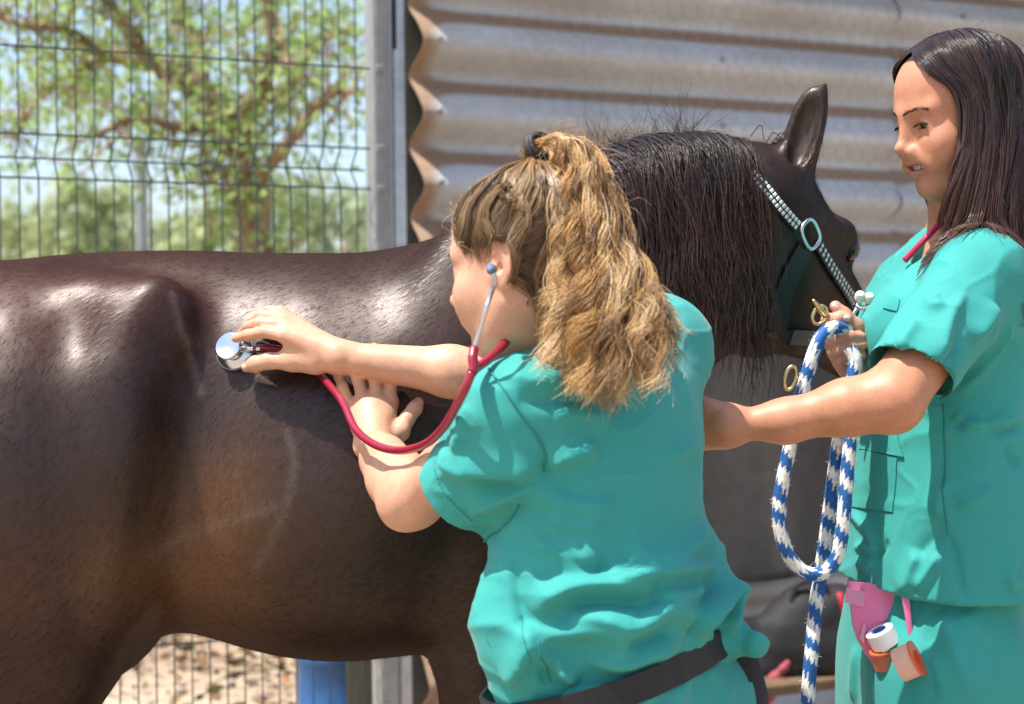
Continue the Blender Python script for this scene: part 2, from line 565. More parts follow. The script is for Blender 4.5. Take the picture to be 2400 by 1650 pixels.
# ------------------------------------------------------------------ helpers: materials
def material(name, color=(.5, .5, .5), rough=.6, metal=0.0, spec=.5, attr=None, noise=None, bumps=(), sss=0.0, sssr=(1, .3, .15), sheen=0.0, coat=0.0, trans=0.0, aniso=0.0, coords='Object', ramp=None, translucent=0.0):
    """noise=(scale, amount, detail, stretch xyz) varies the colour; bumps=[(scale, strength, distance, stretch xyz, detail)...]"""
    m = bpy.data.materials.new(name)
    m.use_nodes = True
    nt = m.node_tree; N = nt.nodes; L = nt.links
    p = N['Principled BSDF']
    p.inputs['Roughness'].default_value = rough
    p.inputs['Metallic'].default_value = metal
    p.inputs['Specular IOR Level'].default_value = spec
    if sss:
        p.inputs['Subsurface Weight'].default_value = sss
        p.inputs['Subsurface Radius'].default_value = sssr
        p.inputs['Subsurface Scale'].default_value = .006
    if sheen:
        p.inputs['Sheen Weight'].default_value = sheen
        p.inputs['Sheen Roughness'].default_value = .4
    if coat:
        p.inputs['Coat Weight'].default_value = coat
        p.inputs['Coat Roughness'].default_value = .25
    if trans:
        p.inputs['Transmission Weight'].default_value = trans
    if aniso:
        p.inputs['Anisotropic'].default_value = aniso
    tc = N.new('ShaderNodeTexCoord')
    def mapped(st):
        mp = N.new('ShaderNodeMapping'); mp.inputs['Scale'].default_value = st
        L.new(tc.outputs[coords], mp.inputs['Vector'])
        return mp.outputs['Vector']
    if attr:
        a = N.new('ShaderNodeAttribute'); a.attribute_name = attr
        src = a.outputs['Color']
    else:
        rgb = N.new('ShaderNodeRGB'); rgb.outputs[0].default_value = (*color, 1)
        src = rgb.outputs[0]
    for nz in (noise if isinstance(noise, list) else [noise] if noise else []):
        t = N.new('ShaderNodeTexNoise')
        t.inputs['Scale'].default_value = nz[0]
        t.inputs['Detail'].default_value = nz[2] if len(nz) > 2 else 4
        L.new(mapped(nz[3] if len(nz) > 3 else (1, 1, 1)), t.inputs['Vector'])
        mr = N.new('ShaderNodeMapRange')
        mr.inputs['From Min'].default_value = .3; mr.inputs['From Max'].default_value = .7
        mr.inputs['To Min'].default_value = 1 - nz[1]; mr.inputs['To Max'].default_value = 1 + nz[1]
        L.new(t.outputs['Fac'], mr.inputs['Value'])
        mx = N.new('ShaderNodeVectorMath'); mx.operation = 'SCALE'
        L.new(src, mx.inputs[0]); L.new(mr.outputs['Result'], mx.inputs['Scale'])
        src = mx.outputs[0]
    L.new(src, p.inputs['Base Color'])
    prev = None
    for bp in bumps:
        t = N.new('ShaderNodeTexNoise')
        t.inputs['Scale'].default_value = bp[0]
        t.inputs['Detail'].default_value = bp[4] if len(bp) > 4 else 3
        L.new(mapped(bp[3] if len(bp) > 3 else (1, 1, 1)), t.inputs['Vector'])
        b = N.new('ShaderNodeBump')
        b.inputs['Strength'].default_value = bp[1]
        b.inputs['Distance'].default_value = bp[2]
        L.new(t.outputs['Fac'], b.inputs['Height'])
        if prev is not None: L.new(prev, b.inputs['Normal'])
        prev = b.outputs['Normal']
    if prev is not None: L.new(prev, p.inputs['Normal'])
    if translucent:
        t = N.new('ShaderNodeBsdfTranslucent'); L.new(src, t.inputs['Color'])
        mx = N.new('ShaderNodeMixShader'); mx.inputs[0].default_value = translucent
        L.new(p.outputs[0], mx.inputs[1]); L.new(t.outputs[0], mx.inputs[2])
        L.new(mx.outputs[0], N['Material Output'].inputs['Surface'])
    return m
# ================================================================== THE SETTING
def ground_material():
    m = bpy.data.materials.new('sandy_ground')
    m.use_nodes = True
    N = m.node_tree.nodes; L = m.node_tree.links
    p = N['Principled BSDF']; p.inputs['Roughness'].default_value = .95
    p.inputs['Specular IOR Level'].default_value = .15
    tc = N.new('ShaderNodeTexCoord')
    n1 = N.new('ShaderNodeTexNoise'); n1.inputs['Scale'].default_value = .9; n1.inputs['Detail'].default_value = 8
    n2 = N.new('ShaderNodeTexNoise'); n2.inputs['Scale'].default_value = 22; n2.inputs['Detail'].default_value = 6
    for n in (n1, n2): L.new(tc.outputs['Object'], n.inputs['Vector'])
    r1 = N.new('ShaderNodeValToRGB')
    r1.color_ramp.elements[0].position = .35; r1.color_ramp.elements[0].color = (.27, .19, .125, 1)
    r1.color_ramp.elements[1].position = .62; r1.color_ramp.elements[1].color = (.47, .37, .27, 1)
    L.new(n1.outputs['Fac'], r1.inputs['Fac'])
    r2 = N.new('ShaderNodeMapRange'); r2.inputs['From Min'].default_value = .35; r2.inputs['From Max'].default_value = .7
    r2.inputs['To Min'].default_value = .7; r2.inputs['To Max'].default_value = 1.15
    L.new(n2.outputs['Fac'], r2.inputs['Value'])
    mx = N.new('ShaderNodeVectorMath'); mx.operation = 'SCALE'
    L.new(r1.outputs['Color'], mx.inputs[0]); L.new(r2.outputs['Result'], mx.inputs['Scale'])
    L.new(mx.outputs[0], p.inputs['Base Color'])
    b = N.new('ShaderNodeBump'); b.inputs['Strength'].default_value = .6; b.inputs['Distance'].default_value = .02
    L.new(n2.outputs['Fac'], b.inputs['Height']); L.new(b.outputs['Normal'], p.inputs['Normal'])
    return m

rng = np.random.RandomState(11)
gx = np.concatenate([-np.geomspace(8, 900, 14)[::-1], np.linspace(-7.5, 7.5, 60), np.geomspace(8, 900, 14)])
gy = np.concatenate([-np.geomspace(4, 400, 10)[::-1], np.linspace(-3.5, 15, 74), np.geomspace(16, 900, 14)])
GX, GY = np.meshgrid(gx, gy, indexing='ij')
gp = np.stack([GX.ravel(), GY.ravel(), np.zeros(GX.size)], 1)
near = np.clip((20 - np.abs(gp[:, 1])) / 10, 0, 1)
gp[:, 2] = (.022 * vnoise(gp * [1, 1, 0] + 5, 1.3) + .01 * vnoise(gp * [1, 1, 0], 4.1)) * near * (gp[:, 1] > 5.6) - .004
ny = len(gy)
gi = np.arange(GX.size).reshape(GX.shape)
gq = np.stack([gi[:-1, :-1], gi[1:, :-1], gi[1:, 1:], gi[:-1, 1:]], -1).reshape(-1, 4)
ground = mesh('ground', gp, gq, ground_material())
tag(ground, 'pale sandy ground strewn with dry leaves beyond the fence', 'ground', kind='structure')

# ---- a line that fence and wall follow: Y = y0 + 0.5 X, receding to the right
LD = np.array([1, .5, 0]) / math.hypot(1, .5)          # along
LN = np.array([.5, -1, 0]) / math.hypot(1, .5)         # towards the viewer
LR = np.stack([LD, -LN, [0, 0, 1]], 1)                 # box frame aligned with the line
def on_line(u, y0):
    up = ray(u, 825)[0]
    Y = y0 / (1 - .5 * up)
    return np.array([up * Y, Y, 0.0])
def z_at(u, v, y0):
    Y = on_line(u, y0)[1]
    return P(u, v, Y)[2]

galv = material('galvanised_steel', (.42, .44, .46), .42, .75, noise=[(9, .25, 6, (1, 1, .3)), (60, .12, 3)], bumps=[(40, .15, .002)])
galv_dull = material('dull_zinc', (.30, .30, .29), .6, .35, noise=[(6, .25, 6, (1, 1, .25)), (40, .1, 3)], bumps=[(60, .2, .002)])
green_wire = material('dark_green_coated_wire', (.04, .075, .075), .4, 0, .5, noise=(30, .3))
brown_tone = material('brown_weathered_wood', (.13, .085, .05), .85, 0, .2, noise=[(5, .4, 6, (1, 1, .15)), (50, .25, 4, (1, 1, .1))], bumps=[(60, .5, .004, (1, 1, .15))])
stud_wood = material('grey_green_weathered_wood', (.13, .125, .105), .85, 0, .2, noise=[(7, .3, 6, (1, 1, .12))], bumps=[(70, .5, .004, (1, 1, .12))])
dark_wood = material('dark_stained_wood', (.05, .047, .038), .85, 0, .2, noise=[(7, .35, 6, (1, 1, .12))], bumps=[(70, .5, .004, (1, 1, .12))])

FY = 4.61
FA = on_line(4.3, FY); FB = on_line(841, FY)
pitch = np.linalg.norm(FB - FA) / 20
fence = empty('mesh_fence', on_line(400, FY), 'dark green welded wire mesh fence panel behind the horse', 'fence')
zw = [(z_at(0, a, FY) + z_at(886, b, FY)) / 2 for a, b in ((107, 160), (315, 346), (418, 441))]
step = .2
hz, prof = [], []
z1 = zw[0]; z2 = zw[1]; z4 = zw[2]
FOLD = .042
for z in (z1 + .2, z1 + .4, z1): hz.append((z, 0))
hz += [(z2, 0), ((z2 + z4) / 2, FOLD), (z4, 0)]
z = z4
for k in range(4):
    z -= .2; hz.append((z, 0))
hz += [(z - .05, FOLD), (z - .1, 0)]
z -= .1
while z > .16:
    z -= .2; hz.append((z, 0))
hz.sort()
# one vertical wire, shared by all
WR = .0021
rows = []
for z, f in hz:
    if f: rows.append((z, f))
    else: rows += [(z - .006, 0), (z + .006, 0)] if z > hz[0][0] else [(.03, 0)]
rows = sorted(rows)
path = np.array([[*( -LN[:2] * f), z] for z, f in rows])
v, f = tube_mesh(path, WR, 6)
vm = bpy.data.meshes.new('vertical_wire')
vm.from_pydata([tuple(x) for x in v], [], f); vm.materials.append(green_wire)
vm.polygons.foreach_set('use_smooth', np.ones(len(vm.polygons), bool))
for i in range(-26, 21):
    o = bpy.data.objects.new('vertical_wire', vm); COL.objects.link(o)
    o.parent = fence
    o.location = tuple(FA + LD * pitch * i - np.array(fence.location))
FL, FRt = FA - LD * pitch * 26.6, on_line(872, FY)
for z, fo in hz:
    n = 12
    pts = np.linspace(FL, FRt, n); pts[:, 2] = z
    pts += -LN * fo + LN * (WR * 2.0)
    v, f = tube_mesh(pts, .0027, 6)
    MB().add(v, f).build('horizontal_wire', green_wire, fence, True)

def post(name, u, y0, w, d, h, mat, label, extra=None, z0=-.05):
    c = on_line(u, y0); e = empty(name, c, label, 'post')
    b = MB().box(c + [0, 0, (h + z0) / 2], (w / 2, d / 2, (h - z0) / 2), LR, .004)
    b.build('shaft', mat, e)
    MB().box(c + [0, 0, h + .004], (w / 2 + .004, d / 2 + .004, .005), LR, .002).build('cap', mat, e)
    if extra: extra(e, c)
    return e
def clips(e, c):
    for z, fo in hz:
        if fo == 0 and .2 < z < 2.1:
            MB().box(c + LN * .042 - LD * .012 + [0, 0, z], (.011, .003, .009), LR, .002).build('clip', galv_dull, e)
post('fence_post', 893, 4.64, .042, .075, 2.45, galv_dull, 'square zinc post where the mesh fence meets the corrugated wall', clips)
def latch(e, c):
    MB().box(c + LN * .024 - LD * .014 + [0, 0, 2.08], (.006, .004, .075), LR, .002).build('slot_cover', dark_wood, e)
post('gate_post', 936, 4.66, .036, .04, 2.45, galv, 'shiny bluish steel post beside the wavy edge of the wall', latch)

# slim lamp-grey post far beyond the fence
c = P(338, 900, 9.0); c[2] = 0
e = empty('thin_post', c, 'slim pale grey post standing far behind the mesh fence', 'post')
MB().tube([c + [0, 0, -.05], c + [0, 0, 1.0], c + [0, 0, 2.33]], .032, 12).build('shaft', galv, e, True, 40)
MB().lathe([(0, .02), (.035, .02), (.037, 0), (.037, -.02)], c + [0, 0, 2.33]).build('cap', galv, e, True, 40)

# ---- corrugated wall
WY = 4.86
wall = empty('corrugated_wall', on_line(1700, WY), 'grey corrugated metal wall with deep horizontal ridges', 'wall')
def wall_material():
    m = bpy.data.materials.new('weathered_corrugated_metal')
    m.use_nodes = True
    N = m.node_tree.nodes; L = m.node_tree.links
    p = N['Principled BSDF']; p.inputs['Roughness'].default_value = .62; p.inputs['Metallic'].default_value = .1
    tc = N.new('ShaderNodeTexCoord'); ge = N.new('ShaderNodeNewGeometry')
    n1 = N.new('ShaderNodeTexNoise'); n1.inputs['Scale'].default_value = 2.4; n1.inputs['Detail'].default_value = 9
    n2 = N.new('ShaderNodeTexNoise'); n2.inputs['Scale'].default_value = 35; n2.inputs['Detail'].default_value = 5
    for n in (n1, n2): L.new(tc.outputs['Object'], n.inputs['Vector'])
    r = N.new('ShaderNodeValToRGB')
    r.color_ramp.elements[0].position = .3; r.color_ramp.elements[0].color = (.42, .42, .41, 1)
    r.color_ramp.elements[1].position = .66; r.color_ramp.elements[1].color = (.54, .57, .60, 1)
    L.new(n1.outputs['Fac'], r.inputs['Fac'])
    # warm light off the ground, painted as brown bands; sheet ends browner
    at = N.new('ShaderNodeAttribute'); at.attribute_name = 'brown_tone'
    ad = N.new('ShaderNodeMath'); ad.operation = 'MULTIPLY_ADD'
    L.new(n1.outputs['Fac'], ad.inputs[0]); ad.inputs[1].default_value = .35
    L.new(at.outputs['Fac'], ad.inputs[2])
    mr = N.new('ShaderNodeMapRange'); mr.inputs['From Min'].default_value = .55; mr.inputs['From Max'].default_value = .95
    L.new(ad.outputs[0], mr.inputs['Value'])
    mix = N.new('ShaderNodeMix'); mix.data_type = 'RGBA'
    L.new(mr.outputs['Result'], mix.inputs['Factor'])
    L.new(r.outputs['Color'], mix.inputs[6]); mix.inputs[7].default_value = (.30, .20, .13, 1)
    sc = N.new('ShaderNodeMapRange'); sc.inputs['To Min'].default_value = .8; sc.inputs['To Max'].default_value = 1.15
    L.new(n2.outputs['Fac'], sc.inputs['Value'])
    mx = N.new('ShaderNodeVectorMath'); mx.operation = 'SCALE'
    L.new(mix.outputs[2], mx.inputs[0]); L.new(sc.outputs['Result'], mx.inputs['Scale'])
    L.new(mx.outputs[0], p.inputs['Base Color'])
    b = N.new('ShaderNodeBump'); b.inputs['Strength'].default_value = .25; b.inputs['Distance'].default_value = .006
    L.new(n2.outputs['Fac'], b.inputs['Height']); L.new(b.outputs['Normal'], p.inputs['Normal'])
    return m
wmat = wall_material()
W0 = on_line(985, WY); WLEN = 4.2
PER, AMP = .192, .040
zref = z_at(1240, 152, WY)           # a ridge's shaded underside lies here
nz = 12 * 17; nx = 40
zz = np.linspace(.02, 3.1, nz); xx = np.linspace(0, 1, nx)
def sheet(x0, x1, off, name):
    XX, ZZ = np.meshgrid(np.linspace(x0, x1, nx), zz, indexing='ij')
    ph = 2 * math.pi * (ZZ - zref) / PER
    # proud ridges, flatter in between; the underside faces down and away from the sun
    w = np.sin(ph) + .18 * np.sin(2 * ph + .4)
    dent = .006 * vnoise(np.stack([XX.ravel() * 2.1, ZZ.ravel() * 3, ZZ.ravel() * 0 + off], 1), 1.6).reshape(XX.shape)
    ev = .008 * np.exp(-((XX - x0) / .05) ** 2) * np.sin(ZZ * 31)
    D = AMP * w + dent + ev + off
    p = W0 + LD * XX[..., None] + LN * D[..., None]; p[..., 2] = ZZ
    i = np.arange(XX.size).reshape(XX.shape)
    q = np.stack([i[:-1, :-1], i[1:, :-1], i[1:, 1:], i[:-1, 1:]], -1).reshape(-1, 4)
    v = p.reshape(-1, 3)
    # give it thickness
    v2 = v - LN * .0025
    n = len(v)
    ring = np.concatenate([i[:, 0], i[-1, 1:], i[-2::-1, -1], i[0, -2:0:-1]])
    rq = np.stack([ring, np.roll(ring, -1), np.roll(ring, -1) + n, ring + n], 1)[:, ::-1]
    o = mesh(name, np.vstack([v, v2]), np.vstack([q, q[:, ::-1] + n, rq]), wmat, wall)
    a = o.data.attributes.new('brown_tone', 'FLOAT', 'POINT')
    r = np.clip(.5 + .5 * np.cos(ph - math.pi / 2 - 2.35), 0, 1) ** 6  # brown bands: bounce light from the ground put into the colour
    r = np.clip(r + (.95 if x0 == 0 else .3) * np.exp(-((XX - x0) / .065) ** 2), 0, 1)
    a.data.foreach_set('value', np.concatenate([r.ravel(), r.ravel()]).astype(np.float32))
    o.data.set_sharp_from_angle(angle=math.radians(60))
    return o
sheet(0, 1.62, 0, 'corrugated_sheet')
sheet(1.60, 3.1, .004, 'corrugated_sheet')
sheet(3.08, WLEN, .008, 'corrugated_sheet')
MB().box(W0 + LD * .018 - LN * .085 + [0, 0, 1.5], (.062, .03, 1.52), LR, .004).build('wooden_stud', stud_wood, wall)
MB().box(W0 + LD * WLEN * .5 - LN * .13 + [0, 0, 1.5], (WLEN / 2, .03, 1.5), LR).build('backing_board', dark_wood, wall)
for k in range(4):
    for j in range(12):
        zc = zref + PER * (j - 6) + PER * .25
        MB().lathe([(0, .006), (.007, .004), (.008, 0), (.008, -.01)], W0 + LD * (.05 + k * .9) + LN * (AMP * 1.12 + .001) + [0, 0, zc], np.stack([LD, [0, 0, 1], LN], 1), 8).build('screw', galv_dull, wall, True, 40)

# wire netting stretched in front of the wall
net = MB()
cell = .05
nu, nv = 62, 34
netmat = material('thin_zinc_netting', (.34, .35, .36), .5, .5)
zbase = 1.1
e0 = W0 + LD * .2 + LN * .075
def npt(a, b):
    q = e0 + LD * a + LN * (.012 * math.sin(a * 3.1) * math.cos(b * 2.2)); q = q.copy(); q[2] = zbase + b
    return q
segs = []
for i in range(nu):
    for j in range(nv):
        x = (i + .5 * (j % 2)) * cell; y = j * cell * .86
        a0, a1, a2 = npt(x, y), npt(x + cell * .5, y + cell * .28), npt(x + cell, y)
        up = npt(x + cell * .5, y + cell * .86)
        segs += [(a0, a1), (a1, a2), (a1, up)]
nv_, nf_ = [], []
for a, b in segs:
    d = nrm(b - a); s1 = nrm(np.cross(d, LN)) * .0009; s2 = LN * .0009
    k = len(nv_)
    for q in (a, b):
        nv_ += [q + s1, q - s1 * .5 + s2, q - s1 * .5 - s2]
    nf_ += [(k, k + 1, k + 4, k + 3), (k + 1, k + 2, k + 5, k + 4), (k + 2, k, k + 3, k + 5)]
netting = mesh('wire_netting', np.array(nv_), np.array(nf_), netmat)
tag(netting, 'fine hexagonal wire netting stretched in front of the corrugated wall', 'netting')

# dark rubber sheet hung on the lower wall
tarp_mat = material('dusty_dark_rubber', (.075, .07, .062), .75, 0, .3, noise=[(2.2, .35, 8, (1, 1, .35)), (25, .12, 4)], bumps=[(8, .3, .01)])
T0 = on_line(1500, WY - .12); T1 = on_line(2420, WY - .12)
nxx, nzz = 60, 26
TX, TZ = np.meshgrid(np.linspace(0, 1, nxx), np.linspace(.57, 1.26, nzz), indexing='ij')
tp = T0 + (T1 - T0) * TX[..., None]
dsp = .018 * np.sin(TX * 23 + .8 * np.sin(TX * 9)) + .01 * np.sin(TX * 51 + TZ * 4)
tp = tp + LN * (dsp * (1.3 - TZ))[..., None]; tp[..., 2] = TZ + .012 * np.sin(TX * 17) * (TZ < .9)
ti = np.arange(TX.size).reshape(TX.shape)
tq = np.stack([ti[:-1, :-1], ti[1:, :-1], ti[1:, 1:], ti[:-1, 1:]], -1).reshape(-1, 4)
tv = tp.reshape(-1, 3); n = len(tv)
ring = np.concatenate([ti[:, 0], ti[-1, 1:], ti[-2::-1, -1], ti[0, -2:0:-1]])
rq = np.stack([ring, np.roll(ring, -1), np.roll(ring, -1) + n, ring + n], 1)[:, ::-1]
tarp = mesh('rubber_sheet', np.vstack([tv, tv - LN * .006]), np.vstack([tq, tq[:, ::-1] + n, rq]), tarp_mat)
tag(tarp, 'dusty dark grey rubber sheet hanging on the lower wall between the two people', 'sheet')

# ---- blue drum and dark post seen below the belly
blue = material('blue_plastic', (.018, .095, .25), .4, 0, .5, noise=(12, .2, 5), bumps=[(30, .1, .003)])
c = P(800, 1500, 5.35); c[2] = 0
drum = empty('plastic_drum', c, 'blue plastic drum behind the fence below the belly of the horse', 'drum')
MB().lathe([(0, 0), (.125, 0), (.132, .012), (.134, .1), (.14, .11), (.14, .13), (.134, .14), (.136, .3), (.142, .31), (.142, .33), (.136, .34), (.134, .46), (.12, .49), (.0, .495)], c).build('shell', blue, drum, True, 50)
MB().lathe([(0, .52), (.025, .52), (.028, .515), (.028, .49)], c + [.06, 0, 0]).build('bung', blue, drum, True, 40)
c = P(848, 1500, 4.95); c[2] = 0
dp = empty('wooden_stake', c, 'dark wooden stake standing between the blue drum and the zinc posts', 'stake')
MB().box(c + [0, 0, .42], (.044, .03, .47), None, .006).build('shaft', dark_wood, dp)
MB().lathe([(.045, 0), (.03, .02), (0, .03)], c + [0, 0, .89], None, 4).build('tip', dark_wood, dp)

# ---- roof that shades the wall; only its front edge shows at the top right
roof = empty('roof_overhang', W0 + LD * 2.2 + [0, 0, 2.9], 'brown eave of a roof along the top right edge', 'roof')
for k in range(9):
    xx0 = .35 + k * .45
    MB().box(W0 + LD * (xx0 + .222) + LN * .16 + [0, 0, 2.93], (.222, .40, .014), LR, .003).build('roof_board', brown_tone, roof)
MB().box(W0 + LD * 2.4 + LN * .56 + [0, 0, 2.88], (2.05, .02, .07), LR, .004).build('fascia', brown_tone, roof)
for k in range(3):
    MB().box(W0 + LD * (.6 + k * 1.6) + LN * .14 + [0, 0, 2.87], (.03, .39, .04), LR, .004).build('rafter', brown_tone, roof)
# ================================================================== TREES
bark = material('pale_brown_bark', (.30, .21, .14), .9, 0, .15, noise=[(14, .4, 6, (1, 1, .3)), (60, .25, 4, (1, 1, .3))], bumps=[(50, .7, .02, (1, 1, .3))])
def leaf_material(name, a, b, trans=.45):
    m = bpy.data.materials.new(name); m.use_nodes = True
    N = m.node_tree.nodes; L = m.node_tree.links
    p = N['Principled BSDF']; p.inputs['Roughness'].default_value = .55; p.inputs['Specular IOR Level'].default_value = .35
    at = N.new('ShaderNodeAttribute'); at.attribute_name = 'Col'
    L.new(at.outputs['Color'], p.inputs['Base Color'])
    t = N.new('ShaderNodeBsdfTranslucent'); L.new(at.outputs['Color'], t.inputs['Color'])
    mx = N.new('ShaderNodeMixShader'); mx.inputs[0].default_value = trans
    L.new(p.outputs[0], mx.inputs[1]); L.new(t.outputs[0], mx.inputs[2])
    L.new(mx.outputs[0], N['Material Output'].inputs['Surface'])
    return m
leafm = leaf_material('light_green_leaves', 0, 0)
def leaves(centers, size, cols, rs, aspect=.42):
    """pointed leaf = two triangles folded along the rib (4 verts)"""
    n = len(centers)
    d = rs.normal(size=(n, 3)); d[:, 2] -= .35; d /= np.linalg.norm(d, axis=1)[:, None]
    s = np.cross(d, rs.normal(size=(n, 3))); s /= np.linalg.norm(s, axis=1)[:, None]
    nn = np.cross(d, s)
    L = size * rs.uniform(.6, 1.3, n)[:, None]
    a = centers; b = centers + d * L * .45 + s * L * aspect * .5 + nn * L * .08
    c = centers + d * L; e = centers + d * L * .45 - s * L * aspect * .5 + nn * L * .08
    V = np.stack([a, b, c, e], 1).reshape(-1, 3)
    k = np.arange(n) * 4
    F = np.concatenate([np.stack([k, k + 1, k + 2], 1), np.stack([k, k + 2, k + 3], 1)])
    return V, F, np.repeat(cols, 4, 0)

def tree_from_limbs(name, base, limbs, label, rs, n_leaf, leaf, spread, pal, extra_clumps=()):
    t = empty(name, base, label, 'tree')
    tips = []
    b = MB()
    twigs = MB()
    for pts, r0, r1 in limbs:
        pth = spline(pts, 16)
        b.tube(pth, np.linspace(r0, r1, 16) * (1 + .12 * np.sin(np.arange(16) * 2.1)), 8)
        if r0 < .115:
            for k in range(4, 16):
                for _ in range(3):
                    d = nrm(rs.normal(size=3) + np.array([0, 0, .25])) * rs.uniform(.25, .62) * spread
                    q = pth[k] + d
                    mid = pth[k] + d * .5 + rs.normal(size=3) * .04
                    twigs.tube(spline([pth[k], mid, q], 5), np.linspace(.008, .003, 5), 4, False)
                    tips.append(mid); tips.append(q)
    b.build('trunk', bark, t, True)
    twigs.build('twigs', bark, t, True)
    tips = np.array(tips + list(extra_clumps))
    ci = rs.randint(0, len(tips), n_leaf)
    cen = tips[ci] + rs.normal(size=(n_leaf, 3)) * np.array([.17, .2, .13]) * spread
    tone = rs.rand(len(tips))[ci] * .6 + rs.rand(n_leaf) * .4
    cols = np.asarray(pal[0]) * (1 - tone[:, None]) + np.asarray(pal[1]) * tone[:, None]
    V, F, C = leaves(cen, leaf, cols, rs)
    mesh('crown', V, F, leafm, t, True, C)
    return t

rs = np.random.RandomState(5)
TY = 8.6
q = lambda u, v, dy=0: P(u, v, TY + dy)
base = q(590, 900); base[2] = 0
limbs = [
    ([base + [0.02, 0, -.1], q(592, 760), q(596, 560), q(585, 430), q(560, 345)], .10, .075),
    ([q(560, 345), q(515, 275), q(450, 200), q(350, 145)], .085, .055),
    ([q(350, 145), q(250, 130, .1), q(195, 160, .2), q(160, 225, .2)], .05, .02),
    ([q(350, 145), q(300, 70, -.2), q(240, -20, -.3), q(160, -120, -.4)], .05, .02),
    ([q(480, 225), q(465, 120, .3), q(430, 50, .4), q(420, -120, .5)], .045, .02),
    ([q(560, 345), q(600, 230, -.2), q(640, 120, -.3), q(620, -60, -.4)], .06, .025),
    ([q(600, 240), q(690, 190, .2), q(730, 110, .3), q(830, 60, .4)], .045, .018),
    ([q(590, 440), q(680, 330, -.3), q(770, 225, -.4), q(850, 215, -.4)], .04, .015),
    ([q(520, 280), q(430, 300, -.4), q(330, 280, -.6), q(210, 320, -.6)], .035, .012),
    ([q(250, 130), q(150, 70, -.3), q(60, 60, -.4), q(-60, 20, -.4)], .035, .012),
    ([q(195, 160, .2), q(120, 200, .4), q(60, 280, .4), q(40, 330, .4)], .025, .01),
    ([q(690, 190), q(640, 20, .4), q(720, -60, .5), q(760, -150, .6)], .035, .012),
    ([q(592, 480), q(540, 420, -.2), q(500, 390, -.3), q(470, 420, -.3)], .025, .01),
]
cl = [q(rs.uniform(440, 620), rs.uniform(400, 600), rs.uniform(-.4, .6)) for _ in range(26)] + [q(rs.uniform(-60, 860), rs.uniform(-120, 210), rs.uniform(-.8, 1.0)) for _ in range(60)] + [q(rs.uniform(60, 330), rs.uniform(180, 370), rs.uniform(-.5, .6)) for _ in range(16)]
tree_from_limbs('leafy_tree', base, limbs, 'light green tree with a forked bent trunk behind the mesh fence', rs, 5600, .062, .62, ((.21, .35, .09), (.46, .58, .20)), cl)

# far trees and scrub, pale with distance
def far_tree(u, v_top, Y, w, label, pal, seed, n=2600, leaf=.16):
    rs = np.random.RandomState(seed)
    top = P(u, v_top, Y); b = top.copy(); b[2] = 0
    H = top[2]
    t = empty('far_tree', b, label, 'tree', 'trees far beyond the fence')
    mb = MB()
    mb.tube(spline([b + [0, 0, -.2], b + [.05, 0, H * .3], b + [-.08, .1, H * .7]], 8), np.linspace(.12, .04, 8), 7)
    for k in range(6):
        a = rs.uniform(0, 6.28); 
        mb.tube(spline([b + [0, 0, H * rs.uniform(.2, .5)], b + [math.cos(a) * w * .3, math.sin(a) * w * .3, H * .6], b + [math.cos(a) * w * .42, math.sin(a) * w * .42, H * .8]], 6), np.linspace(.05, .015, 6), 5)
    mb.build('trunk', bark, t, True)
    cc = []
    for k in range(34):
        z = rs.uniform(.18, 1) 
        rad = w * .5 * math.sqrt(max(0, 1 - ((z - .5) / .56) ** 2)) + .1
        a = rs.uniform(0, 6.28); r = rad * math.sqrt(rs.rand())
        cc.append(b + np.array([math.cos(a) * r, math.sin(a) * r, H * z]))
    cc = np.array(cc)
    ci = rs.randint(0, len(cc), n)
    cen = cc[ci] + rs.normal(size=(n, 3)) * w * .085
    cen[:, 2] = np.maximum(cen[:, 2], .05)
    tone = rs.rand(len(cc))[ci] * .6 + rs.rand(n) * .4
    cols = np.asarray(pal[0]) * (1 - tone[:, None]) + np.asarray(pal[1]) * tone[:, None]
    V, F, C = leaves(cen, leaf, cols, rs, .6)
    mesh('crown', V, F, leafm, t, True, C)
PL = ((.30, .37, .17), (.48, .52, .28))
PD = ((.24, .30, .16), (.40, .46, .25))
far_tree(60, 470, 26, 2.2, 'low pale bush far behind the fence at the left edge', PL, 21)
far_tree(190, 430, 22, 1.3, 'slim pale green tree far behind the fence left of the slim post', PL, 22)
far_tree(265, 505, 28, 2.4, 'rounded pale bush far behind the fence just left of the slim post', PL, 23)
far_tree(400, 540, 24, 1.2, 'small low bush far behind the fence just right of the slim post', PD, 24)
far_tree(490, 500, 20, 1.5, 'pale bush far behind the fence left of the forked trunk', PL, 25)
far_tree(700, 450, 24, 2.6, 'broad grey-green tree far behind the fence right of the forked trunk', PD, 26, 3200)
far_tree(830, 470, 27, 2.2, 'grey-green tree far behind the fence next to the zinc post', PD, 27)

# far scrub, one hazy mass along the horizon
rs = np.random.RandomState(44)
n = 5500
xs = rs.uniform(-16, 16, n); ys = rs.uniform(40, 46, n)
hh = 2.0 + .9 * vnoise(np.stack([xs, ys * 0, ys * 0], 1), .45) + .5 * vnoise(np.stack([xs, ys * 0, ys * 0], 1), 1.3)
cen = np.stack([xs, ys, hh * np.sqrt(rs.rand(n))], 1)
t = rs.rand(n)[:, None]
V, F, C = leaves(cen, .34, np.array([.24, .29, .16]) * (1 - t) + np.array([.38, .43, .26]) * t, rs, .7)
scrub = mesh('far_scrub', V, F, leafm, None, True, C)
tag(scrub, 'pale band of scrub along the horizon behind the fence', 'scrub', kind='stuff')

